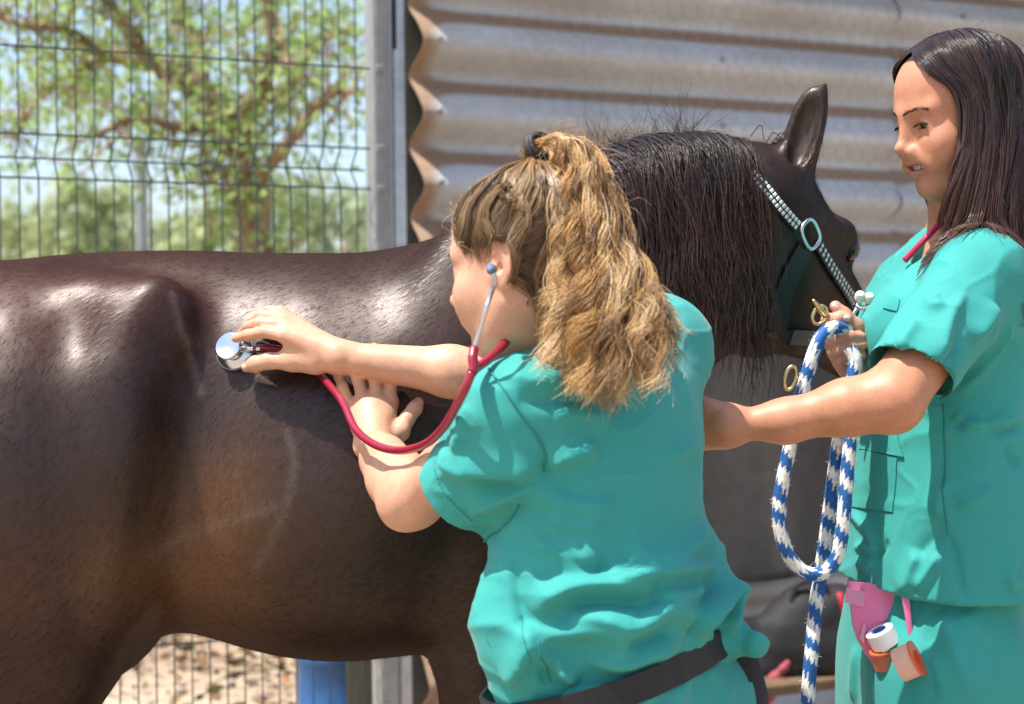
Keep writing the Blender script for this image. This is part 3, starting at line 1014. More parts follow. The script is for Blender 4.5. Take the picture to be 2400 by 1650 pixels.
# pale low bank behind the fence, on the right
sand = material('pale_sand_bank', (.50, .36, .25), .95, 0, .1, noise=(1.5, .2, 7), bumps=[(6, .5, .05)])
bx = np.linspace(-2.6, -.6, 30); by = np.linspace(13.5, 19, 18)
BX, BY = np.meshgrid(bx, by, indexing='ij')
BZ = 1.05 * np.sin(np.clip((BX + 2.6) / 2.0, 0, 1) * math.pi) ** .6 * np.sin(np.clip((BY - 13.5) / 5.5, 0, 1) * math.pi) ** .7 * (1 + .12 * vnoise(np.stack([BX.ravel(), BY.ravel(), BX.ravel() * 0], 1), 1.4).reshape(BX.shape)) - .03
bi = np.arange(BX.size).reshape(BX.shape)
bank = mesh('sand_bank', np.stack([BX.ravel(), BY.ravel(), BZ.ravel()], 1), np.stack([bi[:-1, :-1], bi[1:, :-1], bi[1:, 1:], bi[:-1, 1:]], -1).reshape(-1, 4), sand)
tag(bank, 'low bank of pale sand behind the fence', 'bank', kind='structure')

# dry leaves on the ground beyond the fence
rs = np.random.RandomState(9)
n = 5500
cen = np.stack([rs.uniform(-3.2, 1.2, n), rs.uniform(5.4, 9.5, n), rs.uniform(.008, .035, n)], 1)
keep = vnoise(cen * [1, 1, 0] + 3, 1.7) + rs.uniform(-.7, .7, n) > .0
cen = cen[keep]; n = len(cen)
pal = np.array([[.34, .17, .07], [.16, .09, .05], [.42, .29, .16], [.07, .048, .032], [.22, .19, .07], [.10, .06, .04]])
V, F, C = leaves(cen, .075, pal[rs.randint(0, 6, n)] * rs.uniform(.7, 1.2, (n, 1)), rs, .55)
V[:, 2] = np.clip(V[:, 2], .004, .05)
litter = mesh('fallen_leaves', V, F, leafm, None, True, C)
tag(litter, 'brown dry leaves scattered on the ground below the tree', 'leaves', kind='stuff')
# ================================================================== HORSE
HY = 2.75
def coat_material():
    m = material('dark_bay_coat', rough=.38, spec=.40, attr='Col',
                 noise=[(6, .16, 6), (170, .22, 3, (1, 1, 2.2))],
                 bumps=[(520, .16, .001, (1.8, 1, .6), 2)])
    return hair_gloss(m, .40, .036)
def hair_gloss(m, rough, fac):
    """short hair does not mirror at grazing angles as a varnish would: diffuse plus an even share of gloss"""
    N = m.node_tree.nodes; L = m.node_tree.links
    p = N['Principled BSDF']
    src = p.inputs['Base Color'].links[0].from_socket
    d = N.new('ShaderNodeBsdfDiffuse'); g = N.new('ShaderNodeBsdfGlossy'); mx = N.new('ShaderNodeMixShader')
    g.inputs['Roughness'].default_value = rough; g.inputs['Color'].default_value = (1, .93, .90, 1)
    mx.inputs[0].default_value = fac
    L.new(src, d.inputs['Color'])
    if p.inputs['Normal'].is_linked:
        ns = p.inputs['Normal'].links[0].from_socket
        L.new(ns, d.inputs['Normal']); L.new(ns, g.inputs['Normal'])
    L.new(d.outputs[0], mx.inputs[1]); L.new(g.outputs[0], mx.inputs[2])
    L.new(mx.outputs[0], N['Material Output'].inputs['Surface'])
    return m
coat = coat_material()

rows = [  # u, top v, bottom v, half width
    (-400, 790, 1120, .09), (-300, 740, 1260, .15), (-150, 672, 1370, .185), (0, 622, 1420, .200), (150, 597, 1440, .210),
    (300, 589, 1440, .222), (420, 590, 1462, .235), (560, 590, 1498, .258), (720, 590, 1532, .285), (860, 588, 1540, .292),
    (960, 572, 1530, .285), (1080, 540, 1508, .262), (1220, 545, 1480, .235), (1340, 600, 1430, .20), (1440, 700, 1350, .15), (1500, 820, 1240, .09)]
ctr = [P(u, (a + b) / 2, HY) for u, a, b, w in rows]
A_ = [w for *_, w in rows]
B_ = [PX((b - a) / 2, HY) for u, a, b, w in rows]
hp = [Tube(ctr, A_, B_, (0, 1, 0), k=.03, skew=-.13, power=2.15)]
hq = lambda u, v, Y: P(u, v, Y)
# quarters: croup, thigh, stifle, both sides
def side(Yn):                     # mirror depth about the horse's midline
    return 2 * HY - Yn
def both(f):
    for far in (0, 1):
        yy = (lambda Y: side(Y)) if far else (lambda Y: Y)
        for q in f(yy, far): hp.append(q)
RY = lambda a: np.array([[math.cos(a), 0, math.sin(a)], [0, 1, 0], [-math.sin(a), 0, math.cos(a)]])
def quarters(y, far):
    pr = []
    def E(u, v, Y, r, tilt=0, k=.06):
        c = P(u, v, Y - .10); c[1] = y(Y); pr.append(Ell(c, r, RY(tilt), k))
    E(-20, 965, 2.62, (.24, .135, .20), .12, .09)               # gluteal mass
    E(5, 1215, 2.62, (.225, .240, .315), .02, .080)             # thigh
    E(255, 1085, 2.535, (.090, .100, .225), .14, .06)            # front of the thigh
    E(212, 1335, 2.545, (.062, .085, .10), 0, .045)                # stifle
    E(-260, 1040, 2.60, (.14, .12, .28), .08, .07)               # buttock
    return pr
both(quarters)
def hips(y, far):
    g = lambda u, v, Y: (lambda q: np.array([q[0], y(Y), q[2]]))(P(u, v, Y))
    return [Cone(g(230, 712, 2.57), g(366, 715, 2.54), .022, .024, .09),
            Cone(g(372, 705, 2.532), g(408, 790, 2.515), .018, .014, .04)]
both(hips)
# the hollow of the flank, in front of the thigh
def hollow(y, far):
    g = lambda u, v, Y: (lambda q: np.array([q[0], y(Y), q[2]]))(P(u, v, Y))
    return [Ell(g(470, 790, 2.452), (.045, .03, .09), RY(.1), .08, True), Ell(g(425, 1130, 2.44), (.032, .032, .24), RY(.16), .06, True)]
both(hollow)
# hind legs
def hind(y, far):
    o = 150 if far else 0
    X = lambda u, v, Y: np.array([P(u - o, v, HY)[0], y(Y), P(u, v, HY)[2]])
    return [Cone(X(200, 1330, 2.58), X(150, 1560, 2.585), .105, .085, .05), Cone(X(190, 1480, 2.57), X(70, 1780, 2.60), .085, .05, .04),
            Cone(X(150, 1500, 2.6), X(0, 1800, 2.61), .075, .03, .04),
            Cone(X(40, 1830, 2.61), X(40, 2000, 2.61), .045, .034, .03), Cone(X(10, 1790, 2.61), X(20, 1860, 2.61), .028, .03, .03),
            Cone(X(40, 2000, 2.61), X(45, 2330, 2.61), .033, .030, .03), Cone(X(45, 2330, 2.61), X(50, 2400, 2.61), .038, .034, .03),
            Cone(X(50, 2400, 2.61), X(85, 2560, 2.61), .033, .036, .03), Cone(X(85, 2560, 2.61), X(100, 2635, 2.61), .045, .055, .02)]
both(hind)
def fore(y, far):
    o = 35 if far else 0
    X = lambda u, v, Y: np.array([P(u - o, v, HY)[0], y(Y), P(u, v, HY)[2]])
    return [Ell(X(1250, 1000, 2.60), (.15, .09, .33), RY(-.25), .08),
            Cone(X(1150, 1300, 2.61), X(1140, 1520, 2.63), .095, .07, .06), Cone(X(1140, 1520, 2.63), X(1135, 1900, 2.645), .062, .043, .04),
            Cone(X(1135, 1900, 2.645), X(1135, 1990, 2.645), .046, .042, .03), Cone(X(1135, 1990, 2.645), X(1130, 2350, 2.645), .032, .028, .03),
            Cone(X(1130, 2350, 2.645), X(1135, 2410, 2.645), .036, .033, .03), Cone(X(1135, 2410, 2.645), X(1165, 2560, 2.645), .03, .034, .03),
            Cone(X(1165, 2560, 2.645), X(1180, 2635, 2.645), .045, .055, .02)]
both(fore)
# neck
nk = [(1290, 830, 2.75, .21, .155), (1400, 715, 2.76, .205, .13), (1530, 600, 2.77, .185, .10), (1650, 525, 2.79, .150, .085), (1760, 470, 2.80, .118, .078)]
hp.append(Tube([P(u, v, Y) for u, v, Y, b, a in nk], [a for *_, a in nk], [b for *_, b, a in nk], (0, 1, 0), k=.08))
# head
HF = frame((.56, .66, -.50), (0, 0, 1))
POLL = P(1782, 396, 2.80)
def hl(x, y, z):                  # y positive = the near (viewer's) side
    return POLL + HF @ np.array([x, -y, z])
HR = HF
hd = [Ell(hl(.07, 0, -.055), (.115, .078, .082), HR, .03), Cone(hl(.12, 0, -.075), hl(.42, 0, -.085), .078, .045, .04),
      Ell(hl(.10, .01, -.10), (.11, .08, .10), HR, .04)]
for s in (1, -1):
    hd += [Ell(hl(.135, s * .048, -.145), (.112, .032, .105), HR, .035), Ell(hl(.168, s * .066, -.035), (.042, .026, .032), HR, .02),
           Cone(hl(.04, s * .078, -.065), hl(.15, s * .083, -.028), .018, .014, .025), Cone(hl(.19, s * .066, -.085), hl(.31, s * .046, -.085), .014, .008, .02),
           Ell(hl(.185, s * .082, -.055), (.02, .012, .012), HR, .012, True),
           Ell(hl(.085, s * .085, -.015), (.035, .012, .02), HR, .02, True)]
hd += [Cone(hl(.18, 0, -.17), hl(.44, 0, -.115), .045, .034, .04), Ell(hl(.47, 0, -.085), (.06, .05, .056), HR, .03),
       Cone(hl(.0, 0, -.06), P(1640, 560, 2.79), .09, .10, .06), Cone(hl(.06, 0, -.13), P(1660, 640, 2.80), .07, .11, .06)]
hp += hd
# ears: a cupped leaf, opening towards the viewer
def ear(base, tip, face):
    ax = nrm(tip - base); fc = nrm(face - ax * np.dot(face, ax)); sd = np.cross(ax, fc)
    R = np.stack([sd, fc, ax], 1); Ln = np.linalg.norm(tip - base)
    m = base + ax * Ln * .47
    return [Cone(base - ax * .02, base + ax * Ln * .25, .030, .028, .02), Ell(m, (.030, .023, Ln * .50), R, .012), Cone(base + ax * Ln * .75 + sd * .004, tip + sd * .012, .017, .004, .012),
            Ell(base + ax * Ln * .53 + fc * .021, (.0220, .021, Ln * .40), R, .006, True)]
hp += ear(P(1853, 428, 2.745), P(1917, 196, 2.735), np.array([-.12, -1, .12]))
hp += ear(P(1765, 400, 2.87), P(1735, 350, 3.0), np.array([-.5, .8, .2]))
horse_f = Field(hp, None)
def hdisp(p):
    n = .0030 * vnoise(p, 8) + .0009 * vnoise(p, 24, 3)
    # faint folds of skin and veins over the flank
    return n.astype(np.float32)
horse_f.disp = hdisp
V, Q = polygonize(horse_f, .0056)
V = relax(V, Q, 2, .5)
# coat colours: dark bay, warmer where the coat thins over flank, stifle and forearm
def gauss(u, v, ru, rv, Y=2.5):
    c = P(u, v, Y)
    return np.exp(-((V[:, 0] - c[0]) / PX(ru, Y)) ** 2 - ((V[:, 2] - c[2]) / PX(rv, Y)) ** 2)
base = np.array([.0225, .0105, .0070]); warm = np.array([.110, .046, .0165]); red = np.array([.058, .0195, .0110]); blk = np.array([.034, .029, .027])
w = np.clip(gauss(470, 1330, 170, 160) * 1.0 + gauss(560, 1120, 110, 120) * .35 + gauss(280, 1330, 70, 90) * .5, 0, 1)[:, None]
def streak(px, rad):
    hp_, ok_ = horse_f.hits(spline(px, 30), 2.0, 3.2)
    hp_ = hp_[ok_]
    m = np.where((np.abs(V[:, 0] - hp_[:, 0].mean()) < .35) & (V[:, 1] < HY))[0]
    d = np.min(np.linalg.norm(V[m][:, None] - hp_[None], axis=2), 1)
    o = np.zeros(len(V)); o[m] = np.exp(-(d / rad) ** 2)
    return o
sweat_highlight = np.clip(streak([(672, 1010), (690, 1090), (672, 1180), (640, 1260), (600, 1330)], .007) * .22 + streak([(360, 1300), (450, 1250), (560, 1215), (640, 1190)], .008) * .2 + streak([(405, 690), (425, 770), (455, 860), (470, 920)], .006) * .35, 0, 1)[:, None]  # two lines of dried sweat; third paints the highlight along the flank fold
r = np.clip(gauss(60, 700, 260, 120) * .8 + gauss(620, 760, 260, 120) * .5 + gauss(120, 1330, 150, 140) * .6 + .25 * vnoise(V, 7, 2), 0, 1)[:, None]
C = base * (1 - r) + red * r
C = C * (1 - w) + warm * w
C = C * (1 - sweat_highlight) + np.array([.17, .135, .115]) * sweat_highlight
hb = np.clip((V[:, 0] - P(1640, 0, 2.8)[0]) / .06, 0, 1)[:, None]          # head and throat are nearly black-brown
C = C * (1 - hb) + np.array([.022, .0125, .0095]) * hb
lg = np.clip((.62 - V[:, 2]) / .1, 0, 1)[:, None]
C = C * (1 - lg) + blk * lg
hf = V[:, 2] < .07
C[hf] = (.06, .055, .05)
# pale brown hair inside the near ear
ec = P(1880, 315, 2.745)
em = np.exp(-(((V - ec) @ HF[:, 0]) / 1) ** 2 * 0 - (np.linalg.norm((V - ec) * [1, 1, .45], axis=1) / .028) ** 2)
nn = np.zeros(len(V)); 
en = np.clip(-horse_f.normal(V[em > .05])[:, 1] * 1.6 - .6, 0, 1); ew = np.zeros(len(V)); ew[em > .05] = en * em[em > .05]
C = C * (1 - ew[:, None] * .7) + np.array([.10, .07, .05]) * ew[:, None] * .7
horse = empty('horse', (P(700, 0, HY)[0], HY, 0), 'dark bay horse with black mane standing side on', 'horse')
mesh('body', V, Q, coat, horse, True, C)
# the short coat itself: single hairs lying back and down along the near side
rs = np.random.RandomState(31)
HN = mesh_normals(V.astype(float), Q)
sel = np.where((HN[:, 1] < .25) & (V[:, 2] > .62))[0]
k = rs.choice(sel, 170000)
o_ = V[k] + rs.normal(size=(len(k), 3)) * .0028
nk_ = HN[k]
fx = np.clip((V[k, 0] - P(1350, 0, 2.7)[0]) / .2, 0, 1)[:, None]
flow = np.array([-.75, 0, -.65]) * (1 - fx) + np.array([-.35, 0, -.9]) * fx
flow = flow + .35 * np.stack([vnoise(V[k], 7, 5), vnoise(V[k], 7, 6), vnoise(V[k], 7, 7)], 1) + rs.normal(size=(len(k), 3)) * .12
flow -= nk_ * (flow * nk_).sum(1)[:, None]
flow /= np.linalg.norm(flow, axis=1)[:, None]
sdv = np.cross(nk_, flow)
ln_ = rs.uniform(.008, .015, len(k))[:, None]; wd_ = rs.uniform(.00018, .0004, len(k))[:, None]
hv = np.stack([o_ + sdv * wd_ - nk_ * .0008, o_ - sdv * wd_ - nk_ * .0008, o_ + flow * ln_ + nk_ * rs.uniform(.0003, .0011, len(k))[:, None]], 1).reshape(-1, 3)
hc_ = np.repeat(C[k] * rs.uniform(.65, 1.4, (len(k), 1)), 3, 0)
furm = hair_gloss(material('coat_hair', attr='Col'), .36, .036)
fur = mesh('coat_hair', hv, np.arange(len(hv)).reshape(-1, 3), furm, horse, True, hc_)
fur['kind'] = 'stuff'

# eyes
eyem = material('dark_eye', (.012, .009, .008), .06, 0, .6)
for s in (1, -1):
    c = hl(.178, s * .079, -.042)
    MB().lathe([(.0001, .021)] + [(.021 * math.sin(a), .021 * math.cos(a)) for a in np.linspace(.2, 2.9, 10)] + [(.0001, -.021)], c, None, 18).build('eye', eyem, horse, True)

# mane: long strands from the crest, most falling on the near side
manem = material('black_brown_mane', rough=.36, spec=.5, attr='Col')
rs = np.random.RandomState(3)
def hair_colors(sid, along, cols, rs, tipmix=None, var=.25):
    n = sid.max() + 1
    c = cols[rs.randint(0, len(cols), n)] * rs.uniform(1 - var, 1 + var, (n, 1))
    C = c[sid]
    if tipmix is not None:
        t = np.clip((along - tipmix[1]) / (1 - tipmix[1]), 0, 1)[:, None] * rs.uniform(.2, 1, n)[sid][:, None]
        C = C * (1 - t) + np.asarray(tipmix[0]) * t
    return C
crest = spline([P(1150, 545, 2.745), P(1260, 435, 2.745), P(1390, 372, 2.75), P(1500, 345, 2.76), P(1600, 335, 2.77), P(1660, 338, 2.785), P(1705, 352, 2.79)], 200)
N, M = 3600, 18
k = rs.randint(0, 200, N)
root = crest[k] + rs.normal(size=(N, 3)) * [.006, .008, .004]
frac = k / 199
clump0 = np.clip((frac * 30).astype(int), 0, 29) * 5 + rs.randint(0, 5, N)
Lm = (.16 + .185 * np.clip(frac * 1.6, 0, 1)) * (.55 + .6 * rs.rand(150)[clump0]) * rs.uniform(.85, 1.1, N)
Lm = np.where(frac > .86, Lm * .82, Lm)
t = np.linspace(0, 1, M)[None, :]
clump = clump0; cn = rs.normal(size=(150, 3))
# fall outwards, then straight down along the neck, drifting a little to the right
tgt_out = .115 + .035 * (1 - frac)
gx_ = (.085 + .05 * rs.rand(N) + .02 * cn[clump, 0]) * (1 - .75 * frac)
path = np.zeros((N, M, 3))
arc = t * Lm[:, None]
outw = tgt_out[:, None] * (1 - np.exp(-arc / .055))
down = np.maximum(arc - .03 * (1 - np.exp(-arc / .05)), 0) - .03 * np.sin(np.clip(arc / .06, 0, math.pi))
path[:, :, 0] = root[:, 0, None] + gx_[:, None] * (1 - np.exp(-arc / .12)) + .08 * arc * rs.normal(.3, .5, (N, 1))
path[:, :, 1] = root[:, 1, None] - outw - .01 * rs.rand(N, 1)
path[:, :, 2] = root[:, 2, None] - down * 1.02 + rs.uniform(0, .006, (N, 1))
wob = .0075 * np.sin(arc * rs.uniform(25, 60, (150, 1))[clump] + rs.uniform(0, 6.3, (150, 1))[clump] + rs.normal(size=(N, 1)) * .5) * np.minimum(t * 2, 1)
path[:, :, 0] += wob + cn[clump, 1][:, None] * .016 * t - .035 * np.clip(frac - .7, 0, 1)[:, None] * t
path[:, :, 1] += wob * .5 + cn[clump, 2][:, None] * .005 * t
flat = path.reshape(-1, 3)
d = horse_f.near(flat); fix = d < .004
flat[fix] = horse_f.project(flat[fix], .005 + .0, 3)
path = flat.reshape(N, M, 3)
rad = np.linspace(1.0, .45, M)[None] * rs.uniform(.0004, .0011, (N, 1))
v1, q1, sid, al = strands(path, rad)
cols = np.array([[.016, .013, .013], [.024, .016, .014], [.04, .021, .016], [.012, .011, .012], [.06, .028, .019]])
c1 = hair_colors(sid, al, cols, rs, ((.085, .04, .028), .45))
# short wiry tufts standing up along the crest
N2 = 260
k = rs.randint(62, 150, N2)
root = crest[k]
dirs = rs.normal(size=(N2, 3)) * [.35, .3, .2] + [-.1, -.1, 1.0]; dirs /= np.linalg.norm(dirs, axis=1)[:, None]
L2 = rs.uniform(.02, .085, N2) * (rs.rand(N2) ** .6)
t8 = np.linspace(0, 1, 8)[None, :, None]
pp = root[:, None] + dirs[:, None] * L2[:, None, None] * t8 + rs.normal(size=(N2, 1, 3)) * .02 * t8 ** 2
v2, q2, sid2, al2 = strands(pp, np.linspace(1, .4, 8)[None] * rs.uniform(.0003, .0006, (N2, 1)))
c2 = hair_colors(sid2, al2, np.array([[.10, .06, .045], [.05, .03, .025]]), rs)
mesh('mane', np.vstack([v1, v2]), np.vstack([q1, q2 + len(v1)]), manem, horse, True, np.vstack([c1, c2]))
# forelock, between the ears
N3 = 220
root = hl(.02, 0, .02) + rs.normal(size=(N3, 3)) * .014
pp = np.stack([root, root + [.02, .02, .02], root + np.array([.045, .075, -.02]) + rs.normal(size=(N3, 3)) * .008, root + np.array([.06, .12, -.09]) + rs.normal(size=(N3, 3)) * .012], 1)
pp = splines(pp, 9)
v3, q3, s3, a3 = strands(pp, np.linspace(1, .4, 9)[None] * np.full((N3, 1), .0012))
mesh('forelock', v3, q3, manem, horse, True, hair_colors(s3, a3, cols, rs))
# tail, hanging behind the quarters
N4 = 500
tr = P(-395, 830, HY)
root = tr + rs.normal(size=(N4, 3)) * .02
pp = np.stack([root, root + [-.07, 0, -.03], root + np.array([-.12, 0, -.3]) + rs.normal(size=(N4, 3)) * .03, root + np.array([-.10, 0, -.78]) + rs.normal(size=(N4, 3)) * [.05, .05, .06]], 1)
pp = splines(pp, 10)
v4, q4, s4, a4 = strands(pp, np.linspace(1, .5, 10)[None] * np.full((N4, 1), .002))
mesh('tail', v4, q4, manem, horse, True, hair_colors(s4, a4, cols, rs))
# ================================================================== PEOPLE: shared builders
class Cut:
    """a shape trimmed by planes (point, outward normal)"""
    def __init__(s, q, planes):
        s.q, s.pl = q, [(np.asarray(c, np.float32), nrm(n).astype(np.float32)) for c, n in planes]
        s.k, s.sub, s.tagn = q.k, q.sub, None
    def __call__(s, p):
        d = s.q(p)
        for c, n in s.pl: d = np.maximum(d, (p - c) @ n)
        return d
    def box(s): return s.q.box()

def head_prims(R, o, sc, smile=False, ears=True):
    """a head in its own frame (x forward, y left, z up, ear height = 0), placed by R, o"""
    L = lambda x, y, z: o + R @ (np.array([x, y, z]) * sc)
    e = lambda c, r, k=.02, sub=False, tilt=None: Ell(L(*c), np.array(r) * sc, R if tilt is None else R @ tilt, k * sc, sub)
    c = lambda a, b, ra, rb, k=.015, sub=False: Cone(L(*a), L(*b), ra * sc, rb * sc, k * sc, sub)
    pr = [e((-.014, 0, .048), (.098, .076, .086), .02), e((.030, 0, .045), (.060, .064, .066), .03), e((.029, 0, -.020), (.056, .060, .066), .03),
          e((.029, 0, -.061), (.047, .045, .042), .03), e((.061, 0, -.095), (.0185, .019, .0165), .02)]
    for s in (1, -1):
        pr += [c((-.008, s * .052, -.048), (.034, s * .031, -.086), .016, .015, .035), c((.034, s * .031, -.086), (.061, s * .009, -.097), .015, .0150, .02),
               e((.053, s * .044, -.026), (.024, .020, .019), .03), e((.057, s * .036, -.048), (.021, .018, .024), .03),
               c((.083, s * .010, .022), (.070, s * .047, .024), .010, .008, .022)]
        pr += [e((.100, s * .034, .002), (.018, .017, .012), .018, True)]
        pr += [c((-.005, s * .066, -.01), (-.02, s * .066, .0), .012, .012, .02)]
    pr += [c((.079, 0, .012), (.086, 0, -.037), .010, .0140, .014), c((.088, 0, .014), (.1055, 0, -.028), .0064, .0074, .016), e((.1075, 0, -.031), (.0092, .0088, .0080), .010)]
    for s in (1, -1):
        pr += [e((.0945, s * .0118, -.0375), (.0105, .0066, .0070), .008), e((.100, s * .0062, -.0440), (.0056, .0034, .0034), .005, True)]
        # eyelids round the eyeball, with an almond opening
        pr += [e((.0715, s * .032, .001), (.0152, .0170, .0145), .010), e((.086, s * .0325, -.0005), (.016, .0130, .0042), .004, True)]
    # lips
    wd = .0285 if smile else .022
    up_ = .0065 if smile else 0
    for s in (1, -1):
        pr += [c((.0895, s * .004, -.0590), (.0715, s * wd, -.0645 + up_), .0046, .0028, .008), c((.0875, 0, -.0722), (.072, s * (wd - .002), -.0665 + up_), .0060, .0030, .009),
               c((.089, s * .012, -.044), (.076, s * .033, -.062), .005, .008, .018) if smile else c((.087, s * .012, -.044), (.075, s * .028, -.065), .004, .006, .014)]
    pr += [e((.083, 0, -.047), (.011, .012, .013), .02)]
    if smile:
        pr += [e((.089, 0, -.0640), (.020, .0225, .0046), .003, True), e((.089, .016, -.0622), (.018, .009, .0030), .003, True), e((.089, -.016, -.0622), (.018, .009, .0030), .003, True)]
    else:
        pr += [e((.095, 0, -.0655), (.012, .021, .0016), .004, True)]
    # ears
    for s in (1, -1) if ears else ():
        tilt = np.array(Matrix.Rotation(math.radians(-14), 3, 'Y')) @ np.array(Matrix.Rotation(math.radians(s * -22), 3, 'Z'))
        pr += [e((-.020, s * .078, .002), (.0195, .0065, .031), .006, False, tilt)]
        pr += [e((-.0145, s * .086, .004), (.0105, .006, .018), .004, True, tilt), e((-.010, s * .082, -.006), (.007, .010, .008), .004, True)]
        arc = [(-.004, .0765, .014), (-.006, .079, .025), (-.014, .083, .0325), (-.026, .0865, .030), (-.035, .088, .018), (-.036, .087, .002), (-.030, .083, -.014), (-.020, .078, -.026), (-.012, .074, -.030)]
        for i in range(len(arc) - 1):
            a, b = arc[i], arc[i + 1]
            ra = .0036 if i < 6 else .0048
            pr += [c((a[0], s * a[1], a[2]), (b[0], s * b[1], b[2]), ra, ra, .004)]
        pr += [c((-.019, s * .0815, .014), (-.026, s * .082, -.006), .003, .003, .005), c((-.002, s * .076, -.004), (-.003, s * .076, -.011), .0045, .004, .005)]
    return pr, L

def to_local(V, R, o, sc):
    return ((V - o) @ R) / sc

def face_colors(V, C, R, o, sc, lip, brow, cheek, scalp=None, hairline=None, ear_red=0.35):
    q = to_local(V, R, o, sc)
    near = np.linalg.norm(q - [0, 0, 0], axis=1) < .19
    def blob(c, r, s=0):
        a = np.abs(q[:, 1]) if s else q[:, 1]
        d = ((q[:, 0] - c[0]) / r[0]) ** 2 + ((a - c[1]) / r[1]) ** 2 + ((q[:, 2] - c[2]) / r[2]) ** 2
        return np.exp(-d) * near
    def mixc(w, col):
        w = np.clip(w, 0, 1)[:, None]
        return C * (1 - w) + np.asarray(col) * w
    C = mixc(blob((.062, .046, -.032), (.02, .018, .016), 1) * .45, cheek)
    C = mixc(blob((.112, 0, -.033), (.012, .012, .010)) * .45, cheek)
    C = mixc(blob((-.026, .086, .008), (.018, .012, .026), 1) * ear_red, cheek)
    lc = -.0652 + .006 * (np.abs(q[:, 1]) / .028) ** 2
    lipz = np.where(q[:, 2] > lc, (q[:, 2] - lc) / .0078, (q[:, 2] - lc) / -.0105)
    w = (np.clip(1.25 - lipz, 0, 1)) * np.clip((.0275 - np.abs(q[:, 1])) / .006, 0, 1) * (q[:, 0] > .066) * near * (np.abs(q[:, 2] - lc) < .018)
    C = mixc(w * .85, lip)
    if hairline is not None:
        zl = np.interp(q[:, 0], hairline[0], hairline[1])
        w = np.clip((q[:, 2] - zl) / .006, 0, 1) * near * (np.abs(q[:, 1]) < .079)
        C = mixc(w, scalp)
    return C

def eyes_for(parent, L, R, sc, iris, look=(1, 0, 0)):
    eb = material('eyeball', rough=.08, spec=.6, attr='Col')
    for s in (1, -1):
        c = L(.0705, s * .032, .0005)
        r = .0132 * sc
        n1, n2 = 24, 20
        th = np.linspace(0, math.pi, n2); ph = np.arange(n1) / n1 * 2 * math.pi
        T, H = np.meshgrid(th, ph, indexing='ij')
        f = R @ nrm(np.array(look, float)); fr = frame(f, R[:, 2])
        loc = np.stack([np.cos(T), np.sin(T) * np.cos(H), np.sin(T) * np.sin(H)], -1).reshape(-1, 3)
        v = c + loc @ fr.T * r
        a = T.ravel()
        col = np.tile([.62, .58, .55], (len(v), 1)); col[a < .50] = iris; col[a < .22] = (.004, .004, .004)
        i = np.arange(n1 * n2).reshape(n2, n1)
        q = np.stack([i[:-1], i[1:], np.roll(i, -1, 1)[1:], np.roll(i, -1, 1)[:-1]], -1).reshape(-1, 4)
        mesh('eye', v, q, eb, parent, True, col)

def brows_for(parent, F, L, rs, mat, col, lift=.0):
    for s in (1, -1):
        pts = []
        for i in range(95):
            t = rs.rand()
            x = .092 - .030 * t ** 1.6; y = .011 + .040 * t; z = .0205 + .0085 * math.sin(t * 2.3) - .003 * t + rs.normal() * .0014 + lift
            pts.append([L(x + .02, s * y, z), L(x + .02 - .003, s * (y + .007), z + .0018 * (1 - t))])
        a = np.array(pts)
        p0 = F.project(a[:, 0], .0006, 5); p1 = F.project(a[:, 1], .0012, 5)
        pth = np.stack([p0, (p0 + p1) / 2, p1], 1)
        v, q, sid, al = strands(pth, np.full((len(pth), 3), .00026) * [1, 1, .4])
        mesh('eyebrow', v, q, mat, parent, True, np.tile(col, (len(v), 1)))
        # upper lashes
        lp = []
        for i in range(60):
            t = i / 59
            y = .0205 + .0245 * t; z = .0045 - .0075 * (t - .5) ** 2 * 4 * .6
            a0 = L(.0865 - .006 * t, s * y, z); lp.append([a0, a0 + (L(.0925, s * (y + .004 * (t - .3)), z - .001) - L(.0865, s * y, z))])
        a = np.array(lp)
        pth = np.stack([a[:, 0], (a[:, 0] + a[:, 1]) / 2, a[:, 1]], 1)
        v, q, sid, al = strands(pth, np.full((len(pth), 3), .0004))
        mesh('eyelash', v, q, mat, parent, True, np.tile(np.asarray(col) * .4, (len(v), 1)))

def teeth_for(parent, L, R, sc):
    tooth = material('tooth_enamel', (.62, .60, .56), .25, 0, .5, sss=.05)
    for i in range(8):
        k = int(abs(i - 3.5))
        y = math.copysign([.0041, .0116, .0178, .0228][k], i - 3.5)
        x = .0820 - .0115 * (abs(y) / .023) ** 2
        MB().box(L(x, y, -.0632 + .0016 * (abs(y) / .023) ** 2), np.array([.0022, [.0041, .0033, .0028, .0026][k], .0048 - .0004 * k]) * sc, R @ np.array(Matrix.Rotation(-y * 20, 3, 'Z')), .0012).build('tooth', tooth, parent, True, 60)
    MB().box(L(.064, 0, -.066), np.array([.006, .018, .007]) * sc, R, .002).build('gum', material('gum', (.16, .035, .035), .4), parent)

def chain(pts, rad, k=.006):
    return [Cone(pts[i], pts[i + 1], rad[i], rad[i + 1], k) for i in range(len(pts) - 1)]

